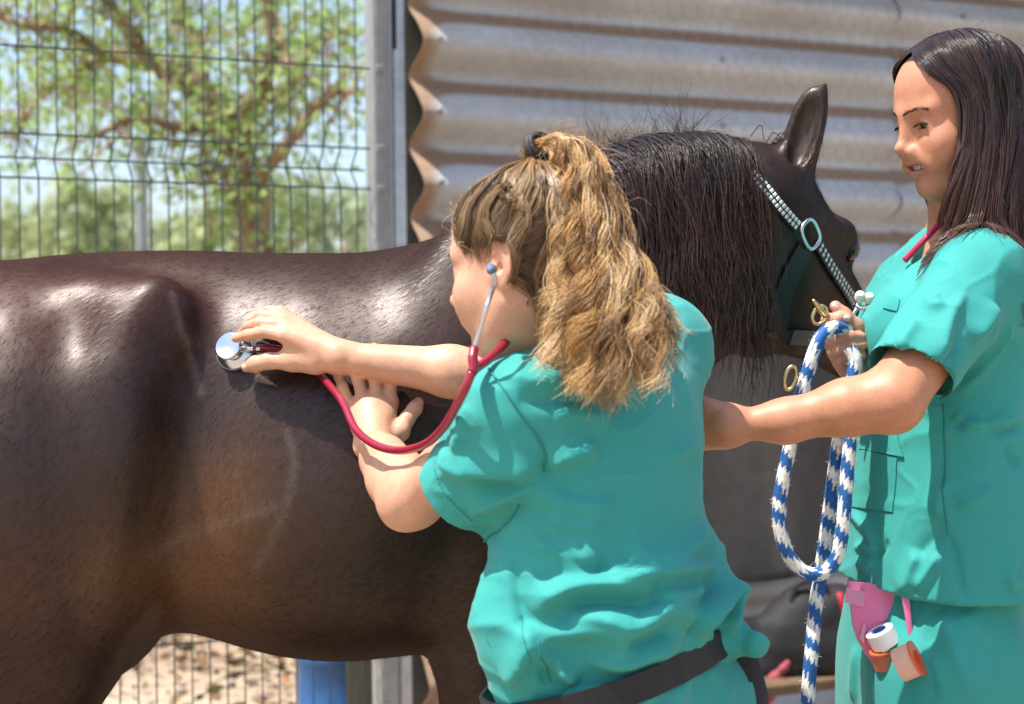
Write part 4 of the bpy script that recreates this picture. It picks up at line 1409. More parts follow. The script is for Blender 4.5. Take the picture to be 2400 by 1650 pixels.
class Folds:
    """fold lines given as photograph pixels, laid on the surface F: (pixels, width, height); height < 0 is a groove"""
    def __init__(s, F, specs):
        s.f = []
        for px, w, hgt in specs:
            hits, ok = F.hits(spline(px, max(5, len(px) * 4 - 3)))
            hits = hits[ok]
            if len(hits) < 3: continue
            s.f.append((hits, w, hgt))
    def __call__(s, p):
        p = np.asarray(p, float)
        out = np.zeros(len(p))
        for h, w, hgt in s.f:
            lo, hi = h.min(0) - 4 * w, h.max(0) + 4 * w
            m = np.where(((p > lo) & (p < hi)).all(1))[0]
            if not len(m): continue
            q = p[m]
            best = np.full(len(m), 9.0); tb = np.zeros(len(m)); sg = np.zeros(len(m))
            n = len(h) - 1
            for i in range(n):
                ab = h[i + 1] - h[i]
                t = np.clip(((q - h[i]) @ ab) / max(ab @ ab, 1e-12), 0, 1)
                dv = q - h[i] - t[:, None] * ab
                d = np.linalg.norm(dv, axis=1)
                k = d < best
                best[k] = d[k]; tb[k] = (i + t[k]) / n; sg[k] = dv[k, 2]
            taper = np.clip(np.minimum(tb, 1 - tb) * 5, 0, 1) ** .7
            # crest is crisp; the side below falls away faster, as cloth hangs
            ww = np.where(sg < 0, w * .62, w * 1.15)
            e = np.sqrt(best ** 2 + (.16 * w) ** 2) - .16 * w
            out[m] += hgt * taper * np.exp(-(e / ww) ** 1.35)
        return out

def patch(F, corners, nu, nv, off, thick, name, mat, parent, bulge=0.0, post=None):
    """cloth panel over a surface: corners in photograph pixels (tl, tr, br, bl)"""
    c = np.asarray(corners, float)
    a, b = np.meshgrid(np.linspace(0, 1, nu), np.linspace(0, 1, nv))
    a = a.ravel()[:, None]; b = b.ravel()[:, None]
    uv = (c[0] * (1 - a) + c[1] * a) * (1 - b) + (c[3] * (1 - a) + c[2] * a) * b
    g, ok = F.hits(uv)
    if not ok.all():
        ym = np.median(g[ok, 1]) if ok.any() else 2.2
        for i in np.where(~ok)[0]: g[i] = P(uv[i, 0], uv[i, 1], ym)
    g = np.array(g).reshape(nv, nu, 3)
    for _ in range(2):
        g[1:-1, 1:-1] = (g[1:-1, 1:-1] * 2 + g[:-2, 1:-1] + g[2:, 1:-1] + g[1:-1, :-2] + g[1:-1, 2:]) / 6
    n = F.normal(g.reshape(-1, 3)).reshape(nv, nu, 3)
    if post is not None: g = g + n * post(g.reshape(-1, 3)).reshape(nv, nu, 1)
    bb = np.sin(np.linspace(0, math.pi, nu))[None, :] * np.linspace(1, .3, nv)[:, None] * bulge
    top = g + n * (off + thick + bb)[..., None] if np.ndim(bb) else g + n * (off + thick)
    bot = g - n * .002
    i = np.arange(nu * nv).reshape(nv, nu)
    q = np.stack([i[:-1, :-1], i[1:, :-1], i[1:, 1:], i[:-1, 1:]], -1).reshape(-1, 4)
    m = nu * nv
    ring = np.concatenate([i[:, 0], i[-1, 1:], i[-2::-1, -1], i[0, -2:0:-1]])
    rq = np.stack([ring, ring + m, np.roll(ring, -1) + m, np.roll(ring, -1)], 1)
    o = mesh(name, np.vstack([top.reshape(-1, 3), bot.reshape(-1, 3)]), np.vstack([q, q[:, ::-1] + m, rq]), mat, parent, True)
    o.data.set_sharp_from_angle(angle=math.radians(45))
    return o, top

def stitch(F, px, mat, parent, name='seam', r=.0009, off=.0006, dash=None, n=None, post=None):
    h, ok = F.hits(spline(px, n or len(px) * 8))
    h = h[ok]
    if len(h) < 3: return
    nn = F.normal(h)
    pts = h + nn * (off + (post(h) if post is not None else 0 * h[:, 0]))[:, None]
    mb = MB()
    if dash is None: mb.tube(pts, r, 5)
    else:
        L = np.concatenate([[0], np.cumsum(np.linalg.norm(np.diff(pts, axis=0), axis=1))])
        s = 0
        while s + dash < L[-1]:
            q = np.stack([np.interp([s, s + dash * .3, s + dash * .6], L, pts[:, i]) for i in range(3)], 1)
            mb.tube(q, r, 4); s += dash
    mb.build(name, mat, parent, True)

def cloth(F, h, post, it=1):
    """mesh of a garment: the smooth body F, then folds and creases pushed along the normals"""
    V, Q = polygonize(F, h)
    V = relax(V, Q, it + 1, .5)
    N = mesh_normals(V.astype(float), Q)
    V = V + N * post(V)[:, None]
    return relax(V, Q, 1, .25), Q

def ring_on(F, c, n, side, m=96, off=.003, rmax=.4):
    """closed curve where a plane cuts a body, found by marching outwards from c"""
    n = nrm(n); x = nrm(np.asarray(side) - n * np.dot(side, n)); y = np.cross(n, x)
    a = np.arange(m) / m * 2 * math.pi
    d = np.cos(a)[:, None] * x + np.sin(a)[:, None] * y
    lo = np.zeros(m); hi = np.full(m, rmax)
    rr = np.linspace(.02, rmax, 60)
    val = np.stack([F(c + d * r) for r in rr])
    out = np.zeros(m)
    for i in range(m):
        k = np.where(val[:, i] > off)[0]
        out[i] = rr[k[0]] if len(k) else rmax
    for _ in range(2):
        out = (out * 2 + np.roll(out, 1) + np.roll(out, -1)) / 4
    out = np.maximum(out, np.array([np.interp(off, [-1, 1], [-1, 1])] * m))
    return c + d * out[:, None], d

def strap_loop(curve, up, half, thick, outward):
    """closed flat band along curve"""
    m = len(curve)
    v = np.concatenate([curve + up * half + outward * thick, curve - up * half + outward * thick, curve - up * half - outward * .001, curve + up * half - outward * .001])
    i = np.arange(m); j = (i + 1) % m
    f = np.concatenate([np.stack([a * m + i, a * m + j, b * m + j, b * m + i], 1)[:, ::-1] for a, b in ((0, 1), (1, 2), (2, 3), (3, 0))])
    return v, f

def skin_material(name):
    m = material(name, rough=.48, spec=.4, attr='Col', noise=[(14, .07, 5), (60, .08, 5), (260, .06, 3)], bumps=[(340, .2, .001), (90, .06, .002)], sss=.10)
    return m
def cloth_material(name, color):
    m = material(name, color, .78, 0, .25, noise=[(5, .07, 5), (420, .05, 2)], bumps=[(700, .18, .0008), (24, .22, .006, (1, 1, 1), 4)], sheen=.12)
    return m
skin_a = skin_material('fair_skin')
skin_b = skin_material('tanned_skin')
teal = cloth_material('teal_scrub_cotton', (.036, .290, .262))
teal_seam = material('teal_thread', (.010, .20, .17), .8)
hairm = material('hair_strands', rough=.32, spec=.6, attr='Col', translucent=.28)
# ================================================================== PERSON listening with the stethoscope
rs = np.random.RandomState(17)
w1 = empty('person', (P(1430, 0, 2.2)[0], 2.2, 0), 'blond curly ponytailed person in teal scrubs leaning on the horse with a stethoscope', 'person', 'people in teal scrubs')
H1 = frame((-.86, .50, -.10), (.03, .0, 1))
S1 = .875
EAR1 = P(1183, 612, 2.015)
O1 = EAR1 - H1 @ (np.array([-.020, .080, .002]) * S1)
hp1, L1 = head_prims(H1, O1, S1)
pr = list(hp1)
# neck and hidden trunk
pr += [Cone(L1(-.028, 0, -.03), P(1335, 855, 2.16), .050 * S1 + .006, .056, .03), Cone(L1(.01, 0, -.075), P(1320, 870, 2.19), .034, .045, .03)]
tr1 = [(1400, 880, 2.17, .12, .065), (1392, 1000, 2.15, .14, .08), (1392, 1130, 2.14, .135, .085), (1410, 1300, 2.14, .13, .085), (1440, 1560, 2.14, .14, .095), (1470, 1680, 2.16, .14, .10)]
LAT1 = np.array([-.66, -.75, 0])
pr.append(Tube([P(u, v, Y) for u, v, Y, a, b in tr1], [a for *_, a, b in tr1], [b for *_, b in tr1], LAT1, k=.04))
YL = horse_f.hit(870, 950)[1]; YR = horse_f.hit(600, 790)[1]
print('hand depths', YL, YR)
dl, dr = YL - 2.408, YR - 2.462
shL, elL, wrL = P(1196, 965, 2.03), P(970, 1166, 2.185), P(876, 1038, 2.345 + dl)
shR, elR, wrR = P(1540, 830, 2.28), P(1235, 893, 2.44), P(792, 838, 2.375 + dr)
pr += [Cone(P(1340, 890, 2.14), shL, .038, .038, .03), Cone(P(1420, 870, 2.2), shR, .038, .04, .03)]
# left arm
mid = (elL * .62 + wrL * .38)
pr += [Cone(shL, elL, .040, .032, .03), Cone(elL, P(936, 1204, 2.19), .020, .013, .03), Cone(elL, mid, .031, .0300, .03), Cone(mid, wrL, .0300, .0225, .03), Cone(P(946, 1170, 2.215), P(902, 1085, 2.35), .029, .028, .03)]
pr += [Cone(P(848, 1050, 2.335 + dl), P(854, 1040, 2.34 + dl), .010, .010, .016)]           # wrist bone
# right arm
mid = (elR * .6 + wrR * .4)
pr += [Cone(shR, elR, .046, .038, .02), Cone(elR, mid, .0345, .0335, .02), Cone(mid, wrR, .0335, .0215, .02), Cone(P(801, 820, 2.372 + dr), P(815, 824, 2.372 + dr), .010, .010, .016)]
# left hand, flat on the ribs
w = lambda u, v, Y: P(u, v, Y + dl)
MCPl = [w(824, 957, 2.388), w(852, 938, 2.384), w(885, 934, 2.384), w(917, 944, 2.386)]
pr += [Cone(wrL, m, .020, .0112, .012) for m in MCPl]
pr += [Ell(w(872, 985, 2.372), (.026, .013, .032), frame((1, 0, 0), (0, .15, 1)), .015)]
pr += chain([MCPl[0], w(803, 908, 2.383), w(794, 882, 2.394), w(790, 862, 2.402)], [.0092, .0076, .0070, .0062], .004)
pr += chain([MCPl[1], w(838, 886, 2.380), w(840, 850, 2.392), w(844, 822, 2.402)], [.0098, .0082, .0077, .0068], .004)
pr += chain([MCPl[2], w(876, 878, 2.380), w(875, 842, 2.392), w(877, 814, 2.404)], [.0100, .0084, .0078, .0068], .004)
pr += chain([MCPl[3], w(914, 890, 2.382), w(909, 856, 2.392), w(906, 832, 2.402)], [.0098, .0083, .0077, .0068], .004)
pr += chain([w(905, 1035, 2.355), w(938, 1012, 2.362), w(956, 980, 2.372), w(972, 958, 2.382), w(982, 942, 2.388)], [.015, .0120, .0095, .0095, .0072], .008)
# right hand, closed on the chestpiece
w = lambda u, v, Y: P(u, v, Y + dr)
CHP = w(556, 826, 2.437)
MCPr = [w(668, 786, 2.378), w(659, 762, 2.392), w(653, 745, 2.408), w(655, 733, 2.424)]
pr += [Cone(wrR, MCPr[0], .0205, .0120, .010), Cone(wrR, MCPr[1], .0205, .0118, .010), Cone(wrR, MCPr[2], .0195, .0112, .010), Cone(wrR, MCPr[3], .0185, .0105, .010)]
pr += chain([MCPr[0], w(618, 778, 2.385), w(580, 785, 2.400), w(553, 793, 2.412)], [.0100, .0085, .0080, .0066], .003)
pr += chain([MCPr[1], w(608, 757, 2.402), w(581, 766, 2.422), w(566, 781, 2.436)], [.0100, .0086, .0080, .0068], .002)
pr += chain([MCPr[2], w(613, 740, 2.418), w(597, 750, 2.438), w(589, 770, 2.448)], [.0096, .0083, .0076, .0066], .002)
pr += chain([MCPr[3], w(630, 728, 2.434), w(617, 739, 2.450), w(609, 758, 2.456)], [.0088, .0075, .0070, .0060], .002)
pr += chain([w(740, 850, 2.378), w(685, 846, 2.385), w(630, 846, 2.392), w(600, 853, 2.400), w(578, 860, 2.410)], [.0165, .0140, .0108, .0108, .0080], .008)
pr += [Cone(w(745, 838, 2.383), w(690, 822, 2.392), .017, .014, .015)]
# legs inside the trousers
hipc = P(1470, 1690, 2.16)
footL, footR = np.array([hipc[0] - .16, 1.98, .07]), np.array([hipc[0] + .14, 2.28, .07])
kneeL, kneeR = np.array([hipc[0] - .16, 2.06, .47]), np.array([hipc[0] + .10, 2.30, .46])
for kn, ft, sx in ((kneeL, footL, -1), (kneeR, footR, 1)):
    hj = hipc + np.array([.66 * sx, .75 * sx, 0]) * .085
    pr += [Cone(hj, kn, .075, .05, .04), Cone(kn, ft, .048, .033, .03)]
body1 = Field(pr)
V, Q = polygonize(body1, .0022)
V = relax(V, Q, 1, .4)
C = np.tile([.56, .305, .195], (len(V), 1)) * (1 + .05 * vnoise(V, 30)[:, None])
HL1 = ([-.12, -.07, -.04, -.022, .012, .030, .055, .075, .09], [-.062, -.056, -.045, .030, .020, .024, .046, .078, .12])
C = face_colors(V, C, H1, O1, S1, (.42, .17, .14), None, (.64, .27, .20), (.12, .068, .036), HL1, .5)
# warmer knuckles, fingertips and elbow
for m, r, s in [(x, .011, .35) for x in MCPr + MCPl] + [(elL, .03, .35), (P(935, 1205, 2.10), .025, .3), (w(553, 793, 2.412), .012, .4), (w(578, 860, 2.41), .013, .5), (P(982, 942, 2.388 + dl), .012, .4)]:
    g = np.exp(-(np.linalg.norm(V - m, axis=1) / r) ** 2)[:, None] * s
    C = C * (1 - g) + np.array([.60, .26, .19]) * g
mesh('body', V, Q, skin_a, w1, True, C)
eyes_for(w1, L1, H1, S1, (.06, .07, .06), (1, 0, -.3))
brows_for(w1, body1, L1, rs, hairm, (.16, .095, .05))
nailm = material('finger_nail', (.66, .42, .34), .3, 0, .5)
def nail(c, ax, up, parent, wd=.0052, ln=.0068):
    R = frame(ax, up)
    mb = MB().lathe([(.0001, .0016), (.6, .0013), (1.0, 0.0), (1.0, -.0012)], (0, 0, 0), None, 14)
    v = mb.v[0] * [ln, wd, 1]
    v[:, 2] -= (v[:, 1] / wd) ** 2 * .0016
    mb.v[0] = v @ R.T + np.asarray(c)
    mb.build('nail', nailm, parent, True)
nail(w(574, 859, 2.4005), nrm(w(578, 860, 2.41) - w(600, 853, 2.40)), np.array([-.1, -1, .25]), w1)
w = lambda u, v, Y: P(u, v, Y + dl)
nail(w(980, 944, 2.3795), nrm(w(982, 942, 2.388) - w(972, 958, 2.382)), np.array([-.5, -1, .1]), w1)

# ---- trousers
tp = [(1436, 1480, 2.14, .140, .102), (1452, 1570, 2.145, .150, .112), (1470, 1660, 2.16, .165, .125), (1480, 1760, 2.17, .165, .125)]
tpr = [Tube([P(u, v, Y) for u, v, Y, a, b in tp], [a for *_, a, b in tp], [b for *_, b in tp], LAT1, k=.05)]
for kn, ft, sx in ((kneeL, footL, -1), (kneeR, footR, 1)):
    hj = hipc + np.array([.66 * sx, .75 * sx, 0]) * .085
    tpr += [Cone(hj, kn, .108, .085, .05), Cut(Cone(kn, ft + [0, 0, .0], .085, .075, .05), [(ft + [0, 0, .02], (0, 0, -1))])]
tr_f = Field(tpr)
tf1 = Folds(tr_f, [([(1590, 1570), (1600, 1610), (1580, 1650)], .016, .010), ([(1540, 1580), (1530, 1620), (1500, 1650)], .014, .008), ([(1650, 1560), (1690, 1600), (1720, 1660)], .012, .008), ([(1380, 1610), (1370, 1650)], .02, .006)])
V, Q = cloth(tr_f, .0055, lambda p: tf1(p) + .006 * creases(p * [1, 1, .5], 9, 4) - .003)
mesh('trousers', V, Q, teal, w1)
shoe = material('worn_leather_boot', (.06, .045, .035), .6, noise=(20, .3), bumps=[(60, .3, .003)])
def shoes(parent, feet, dirn):
    for ft in feet:
        d = np.append(nrm(dirn[:2]), 0)
        f = Field([Cone(ft + [0, 0, .06], ft - [0, 0, .02], .045, .045, .02), Cone(ft - [0, 0, .03], np.append((ft + d * .15)[:2], .035), .042, .034, .03),
                   Cut(Ell(np.append((ft + d * .07)[:2], .03), (.13, .05, .05), frame(d, (0, 0, 1)), .02), [((0, 0, 0.0), (0, 0, -1))])])
        v, q = polygonize(f, .007); v[:, 2] = np.maximum(v[:, 2], 0)
        mesh('boot', v, q, shoe, parent)
shoes(w1, (footL, footR), np.array([-.75, .66, 0]))

# ---- scrub top
st = [(1425, 795, 2.20, .105, .072), (1402, 880, 2.17, .160, .098), (1396, 1000, 2.15, .172, .106), (1398, 1130, 2.14, .164, .108), (1404, 1240, 2.14, .155, .110),
      (1418, 1360, 2.14, .160, .116), (1432, 1460, 2.14, .165, .122), (1442, 1530, 2.14, .160, .118), (1450, 1590, 2.145, .152, .112)]
axis_dir = nrm(P(1436, 1530, 2.14) - P(1425, 795, 2.2))
hemd = nrm(elL - shL)
SA, SB = P(1204, 965, 2.03), P(1050, 1200, 2.135)
hem_c = P(1070, 1152, 2.11)
hem_n = nrm(hemd * .5 + nrm(SB - SA) + np.array([-.1, .1, 0]))
beltc = P(1450, 1572, 2.14)
belt_n = nrm(np.array([.22, 0, 1.0]))
spr = [Tube([P(u, v, Y) for u, v, Y, a, b in st], [a for *_, a, b in st], [b for *_, b in st], LAT1, k=.04),
       Cone(P(1405, 850, 2.19), P(1545, 815, 2.28), .06, .058, .05), Cone(P(1350, 890, 2.13), P(1200, 965, 2.03), .050, .054, .05),
       Cut(Cone(SA, SB, .055, .058, .03), [(hem_c, hem_n)]),
       Cone(P(1545, 815, 2.28), P(1420, 850, 2.40), .066, .066, .04),
       Cone(P(1215, 1430, 2.06), P(1245, 1570, 2.055), .048, .036, .05), Cone(P(1222, 1520, 2.05), P(1240, 1625, 2.05), .040, .030, .05), Cone(P(1600, 1330, 2.20), P(1660, 1455, 2.19), .05, .036, .05),
       Cone(P(1668, 1478, 2.16), P(1755, 1508, 2.14), .030, .015, .03), Cone(P(1755, 1508, 2.14), P(1772, 1512, 2.13), .016, .018, .008)]
s0 = Field(spr)
K = lambda l: [(1000 + x / 1.8775, 800 + y / 1.8775) for x, y in l]
fold_up = [
    (K([(60, 500), (120, 545), (240, 560), (380, 555), (515, 540)]), .022, .012), (K([(515, 540), (600, 515), (680, 492), (760, 480)]), .018, .009),
    (K([(180, 735), (330, 690), (430, 640), (530, 575)]), .020, .011), (K([(330, 150), (450, 175), (600, 195), (760, 225)]), .018, .006),
    (K([(150, 300), (160, 400), (130, 480)]), .016, .006),
    (K([(470, 1205), (540, 1140), (640, 1085), (760, 1068), (880, 1085), (980, 1105)]), .022, .014), (K([(810, 1030), (960, 1025), (1100, 1015), (1250, 1000)]), .016, .011),
    (K([(630, 1210), (760, 1215), (880, 1262), (960, 1235), (1040, 1180), (1110, 1205), (1150, 1275)]), .018, .012),
    (K([(1165, 1275), (1215, 1215), (1275, 1140), (1335, 1045)]), .024, .018), (K([(1335, 1300), (1352, 1200), (1350, 1100), (1335, 1045)]), .016, .010),
    (K([(485, 1300), (600, 1285), (720, 1275), (820, 1300), (868, 1385)]), .017, .010), (K([(375, 1525), (405, 1430), (450, 1340), (480, 1250)]), .018, .012),
    (K([(480, 1310), (520, 1400), (600, 1460), (660, 1500)]), .014, .009), (K([(420, 770), (520, 880), (640, 945), (760, 985)]), .016, .007),
    (K([(880, 985), (1040, 960), (1160, 900), (1235, 800)]), .018, .009), (K([(450, 640), (560, 700), (700, 725), (840, 720)]), .018, .005),
    (K([(520, 760), (640, 810), (780, 815)]), .014, .004), (K([(560, 330), (680, 320), (800, 350)]), .02, .005), (K([(1080, 500), (1150, 480), (1210, 470)]), .012, .004),
    (K([(700, 1400), (860, 1420), (1000, 1370), (1120, 1330)]), .016, .008), (K([(1000, 1130), (1120, 1120), (1210, 1090)]), .014, .007)]
fold_dn = [
    (K([(400, 255), (560, 265), (720, 255), (900, 270)]), .016, .005), (K([(200, 620), (330, 625), (470, 600), (540, 560)]), .018, .007),
    (K([(400, 780), (500, 850), (600, 920), (720, 1000), (820, 985), (980, 975), (1150, 930)]), .012, .007), (K([(470, 1040), (600, 1030), (760, 1020), (820, 1010)]), .012, .006),
    (K([(620, 1170), (720, 1150), (880, 1150), (900, 1180)]), .014, .009), (K([(900, 1200), (980, 1150), (1060, 1150)]), .010, .006),
    (K([(1150, 1285), (1200, 1150), (1260, 1060)]), .010, .009), (K([(440, 1260), (420, 1200), (400, 1100), (390, 960)]), .012, .006),
    (K([(500, 1500), (540, 1440), (560, 1400)]), .012, .007), (K([(560, 630), (700, 680), (860, 670)]), .014, .004), (K([(220, 900), (330, 800), (450, 680)]), .010, .006),
    (K([(1300, 1310), (1290, 1230), (1320, 1120)]), .012, .008), (K([(860, 1330), (960, 1310), (1060, 1270)]), .012, .006)]
spr2 = list(spr)
# opening of the left sleeve
ax = nrm(SB - SA)
hx = SA + ax * (np.dot(hem_c - SA, hem_n) / np.dot(ax, hem_n))
spr2 += [Cone(hx - ax * .012, hx + ax * .05, .047, .051, .003, True)]
shirt1 = Field(spr2)
FS1 = Folds(s0, [(a, b * .72, c * 1.75) for a, b, c in fold_up] + [(a, b * .75, -c * 1.35) for a, b, c in fold_dn])
def post1(p):
    p = np.asarray(p, float)
    low = .30 + .70 * np.clip((1.06 - p[:, 2]) / .12, 0, 1)
    return FS1(p) + .0014 * vnoise(p, 16, 2) + .0065 * low * creases(p * [1, 1, 1.5], 9, 4, 2.2) + .0020 * creases(p * [.8, .8, 1.5], 24, 11, 2.0) - .002
V, Q = cloth(shirt1, .0033, post1)
top1 = mesh('scrub_top', V, Q, teal, w1)
# armhole seam, hem stitching, centre-back seam, pocket
stitch(shirt1, K([(268, 112), (350, 225), (440, 350), (490, 420), (520, 500), (515, 575)]), teal_seam, top1, 'armhole_seam', .0013, post=post1)
stitch(shirt1, K([(400, 720), (350, 800), (270, 860), (235, 905)]), teal_seam, top1, 'side_seam', .0012, post=post1)
stitch(shirt1, K([(30, 560), (70, 660), (140, 740), (215, 800)]), teal_seam, top1, 'hem_stitching', .0006, .0006, .006, post=post1)
stitch(shirt1, K([(490, 1310), (500, 1370), (530, 1430), (545, 1500)]), teal_seam, top1, 'side_seam', .0010, post=post1)
pk, _ = patch(shirt1, K([(255, 1290), (412, 1205), (462, 1400), (368, 1520)]), 10, 14, .0005, .0014, 'pocket', teal, top1, .003, post1)
# ---- webbing belt
web = material('black_webbing', (.012, .0115, .0125), .55, 0, .4, noise=(300, .2, 2), bumps=[(160, .6, .002, (1, 1, .12)), (900, .3, .001)])
both_f = Field(spr2 + tpr)
beltc = P(1470, 1556, 2.145)
bl_n = nrm(P(1400, 1480, 2.14) - P(1436, 1582, 2.14)); bl_n = nrm(np.array([-.245, -.02, 1.0]))
cur, dd = ring_on(Field(tpr), beltc, bl_n, LAT1, 120, .006)
bv, bf = strap_loop(cur, bl_n, .0165, .0035, dd)
bo = mesh('belt', bv, bf, web, w1); bo.data.set_sharp_from_angle(angle=math.radians(40))

# ---- hair: scalp pulled back to the tie, then the ponytail
TIE = P(1256, 352, 2.075)
TL = to_local(TIE[None], H1, O1, S1)[0]
N = 3200
pts = []
while len(pts) < N:
    q = rs.normal(size=(4000, 3)); q /= np.linalg.norm(q, axis=1)[:, None]
    q = q * [.112, .09, .10] + [-.014, 0, .048]
    zl = np.interp(q[:, 0], *HL1)
    q = q[(q[:, 2] > zl + .002) & ((q[:, 1] > -.05) | (q[:, 2] > .09))]
    pts += list(q)
roots = np.array(pts[:N])
ed_ = []
while len(ed_) < 900:
    q = rs.normal(size=(6000, 3)); q /= np.linalg.norm(q, axis=1)[:, None]
    q = q * [.112, .09, .10] + [-.014, 0, .048]
    dz_ = q[:, 2] - np.interp(q[:, 0], *HL1)
    ed_ += list(q[(dz_ > -.002) & (dz_ < .010) & (q[:, 1] > -.03)])
roots = np.vstack([roots, np.array(ed_[:900])]); N = len(roots)
M = 15
ctr0 = np.array([-.014, 0, .040])
t = np.linspace(0, 1, M)
clump = rs.randint(0, 120, N)
# neighbouring roots share a clump: assign by position
cc = roots[rs.choice(N, 130, False)]
clump = np.argmin(((roots[:, None] - cc[None]) ** 2).sum(2), 1)
d0 = (cc[clump] * .55 + roots * .45) - ctr0; d1 = TL - ctr0
a0 = d0 / np.linalg.norm(d0, axis=1)[:, None]; a1 = d1 / np.linalg.norm(d1)
pth = []
for tt in t:
    base_dir = (roots - ctr0) / np.linalg.norm(roots - ctr0, axis=1)[:, None]
    mixr = min(1, tt * 2.2)
    s_ = base_dir * (1 - mixr) + a0 * mixr
    d = s_ * (1 - tt) + a1[None] * tt * .98
    d /= np.linalg.norm(d, axis=1)[:, None]
    pth.append(ctr0 + d * .14)
pth = np.stack(pth, 1)
wpts = (O1 + (pth.reshape(-1, 3) * S1) @ H1.T)
cl_amp = rs.uniform(.0015, .0075, 130)[clump]
cl_amp = cl_amp * np.clip((.075 - roots[:, 0]) / .06, .25, 1)
off = .0012 + cl_amp[:, None] * np.sin(np.linspace(.0, math.pi * .85, M))[None] ** .8 + .0015 * rs.rand(N, 1)
wp = body1.project(wpts, 0, 5).reshape(N, M, 3)
nn = body1.normal(wp.reshape(-1, 3)).reshape(N, M, 3)
wp = wp + nn * off[..., None]
# gather at the tie
g = np.clip((t - .72) / .28, 0, 1) ** 1.5
wp = wp * (1 - g[None, :, None]) + (TIE + rs.normal(size=(N, 1, 3)) * .006) * g[None, :, None]
wv = .0022 * np.sin(t[None] * rs.uniform(14, 26, (130, 1))[clump] + rs.uniform(0, 6.3, (130, 1))[clump]) * np.sin(t * math.pi)[None]
wp += nn * 0 + np.cross(nn, [0, 0, 1.0]) * wv[..., None]
v1, q1, sd, al = strands(wp, np.minimum(1, .25 + 4 * np.linspace(0, 1, M))[None] * rs.uniform(.0004, .0008, (N, 1)))
hc = np.array([[.19, .105, .05], [.32, .18, .08], [.44, .27, .12], [.11, .06, .03], [.60, .42, .22]])
cb = hc[rs.randint(0, 5, 130)][clump][sd]; ci = hair_colors(sd, al, hc, rs)
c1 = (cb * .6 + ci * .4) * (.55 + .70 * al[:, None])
# loose wisps at the temple and forehead
N2 = 70
rr = roots[np.argsort(-roots[:, 0] + rs.normal(size=N) * .02)[:N2]]
r0 = O1 + (rr * S1) @ H1.T
r0 = body1.project(r0, .001, 4)
pp = np.stack([r0, r0 + rs.normal(size=(N2, 3)) * .004 + [-.001, -.004, .003], r0 + rs.normal(size=(N2, 3)) * .007 + [.002, -.008, -.004], r0 + rs.normal(size=(N2, 3)) * .009 + [.012, -.006, -.018]], 1)
pp = splines(pp, 10)
f2 = pp.reshape(-1, 3); dd_ = body1(f2); m_ = dd_ < .001; f2[m_] = body1.project(f2[m_], .0015, 3); pp = f2.reshape(N2, 10, 3)
v2, q2, sd2, al2 = strands(pp, np.linspace(1, .4, 10)[None] * rs.uniform(.00035, .0006, (N2, 1)))
c2 = hair_colors(sd2, al2, np.array([[.5, .36, .2], [.4, .26, .13]]), rs)
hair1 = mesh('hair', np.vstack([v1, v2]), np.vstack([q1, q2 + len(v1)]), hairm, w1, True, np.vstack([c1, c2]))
# hair tie
tied = nrm(P(1290, 318, 2.05) - TIE)
tm = material('black_elastic', (.02, .018, .022), .6, bumps=[(200, .6, .002)])
tf = frame(tied, (0, 0, 1))
mb = MB()
for k in range(3):
    a = np.linspace(0, 2 * math.pi, 25)
    mb.tube(TIE + tied * (.002 + k * .0055) + (np.cos(a)[:, None] * tf[:, 1] + np.sin(a)[:, None] * tf[:, 2]) * (.0155 + .001 * math.sin(k * 2)), .0036, 6, False)
mb.build('hair_tie', tm, w1, True)
# ponytail
N = 4300; M = 40
nc = 135
col = PV
# locks first: each has its own guide, length and wave; strands gather towards it
gs = rs.rand(nc); gd = rs.uniform(-1, 1, nc); gl = rs.uniform(.25, 1.12, nc)
def guides(s, dep, lenf, j):
    n = len(s); J = lambda a: rs.normal(size=n) * a * j
    cp = [np.tile(TIE + tied * .004, (n, 1)) + rs.normal(size=(n, 3)) * .005,
          col(1290 + 34 * s + J(4), 325 - 16 * np.sin(s * 3.1) + J(4) + 24 * (1 - s), 2.06 - .022 * dep),
          col(1298 + 92 * s + J(6), 388 - 42 * s + J(8) + 30 * (1 - s), 2.055 - .032 * dep),
          col(1302 + 140 * s + J(7), 495 - 18 * s + J(10), 2.045 - .040 * dep),
          col(1304 + 188 * s + J(10), 610 + J(12), 2.025 - .040 * dep),
          col(1300 + 240 * s + J(14), 715 + J(15), 1.998 - .034 * dep),
          col(1290 + 296 * s + J(14), 800 + 10 * np.sin(s * 3.14) + J(14), 1.985 - .028 * dep),
          col(1270 + 366 * s + J(20), 880 + 70 * np.sin(s * 3.14) + J(18), 1.978 - .022 * dep)]
    f = splines(np.stack(cp, 1), 72)
    ix = np.linspace(0, 1, M)[None] * (.66 + .34 * np.clip(lenf, 0, 1.12))[:, None] * 71 / 1.05
    ix = np.clip(ix, 0, 70.99); i0 = ix.astype(int); fr0 = (ix - i0)[..., None]; ar = np.arange(n)[:, None]
    return f[ar, i0] * (1 - fr0) + f[ar, i0 + 1] * fr0
G = guides(gs, gd, gl, 1.0)
cid = rs.randint(0, nc, N)
s = np.clip(gs[cid] + rs.normal(size=N) * .05, 0, 1); dep = np.clip(gd[cid] + rs.normal(size=N) * .2, -1, 1)
pth = guides(s, dep, gl[cid] + rs.uniform(-.2, .12, N), .6)
tt = np.linspace(0, 1, M)[None]
conv = (.25 + .68 * tt ** .7)[..., None] * rs.uniform(.6, 1.05, (N, 1, 1))
pth = pth * (1 - conv) + G[cid] * conv
wl_ = rs.uniform(18, 44, nc)[cid] * (1 + .015 * rs.normal(size=N)); ph = rs.uniform(0, 6.3, nc)[cid] + rs.normal(size=N) * .35
amp = (.0005 + .0034 * np.clip(tt * 3, 0, 1) + .0085 * tt ** 2.2) * rs.uniform(.6, 1.4, nc)[cid][:, None]
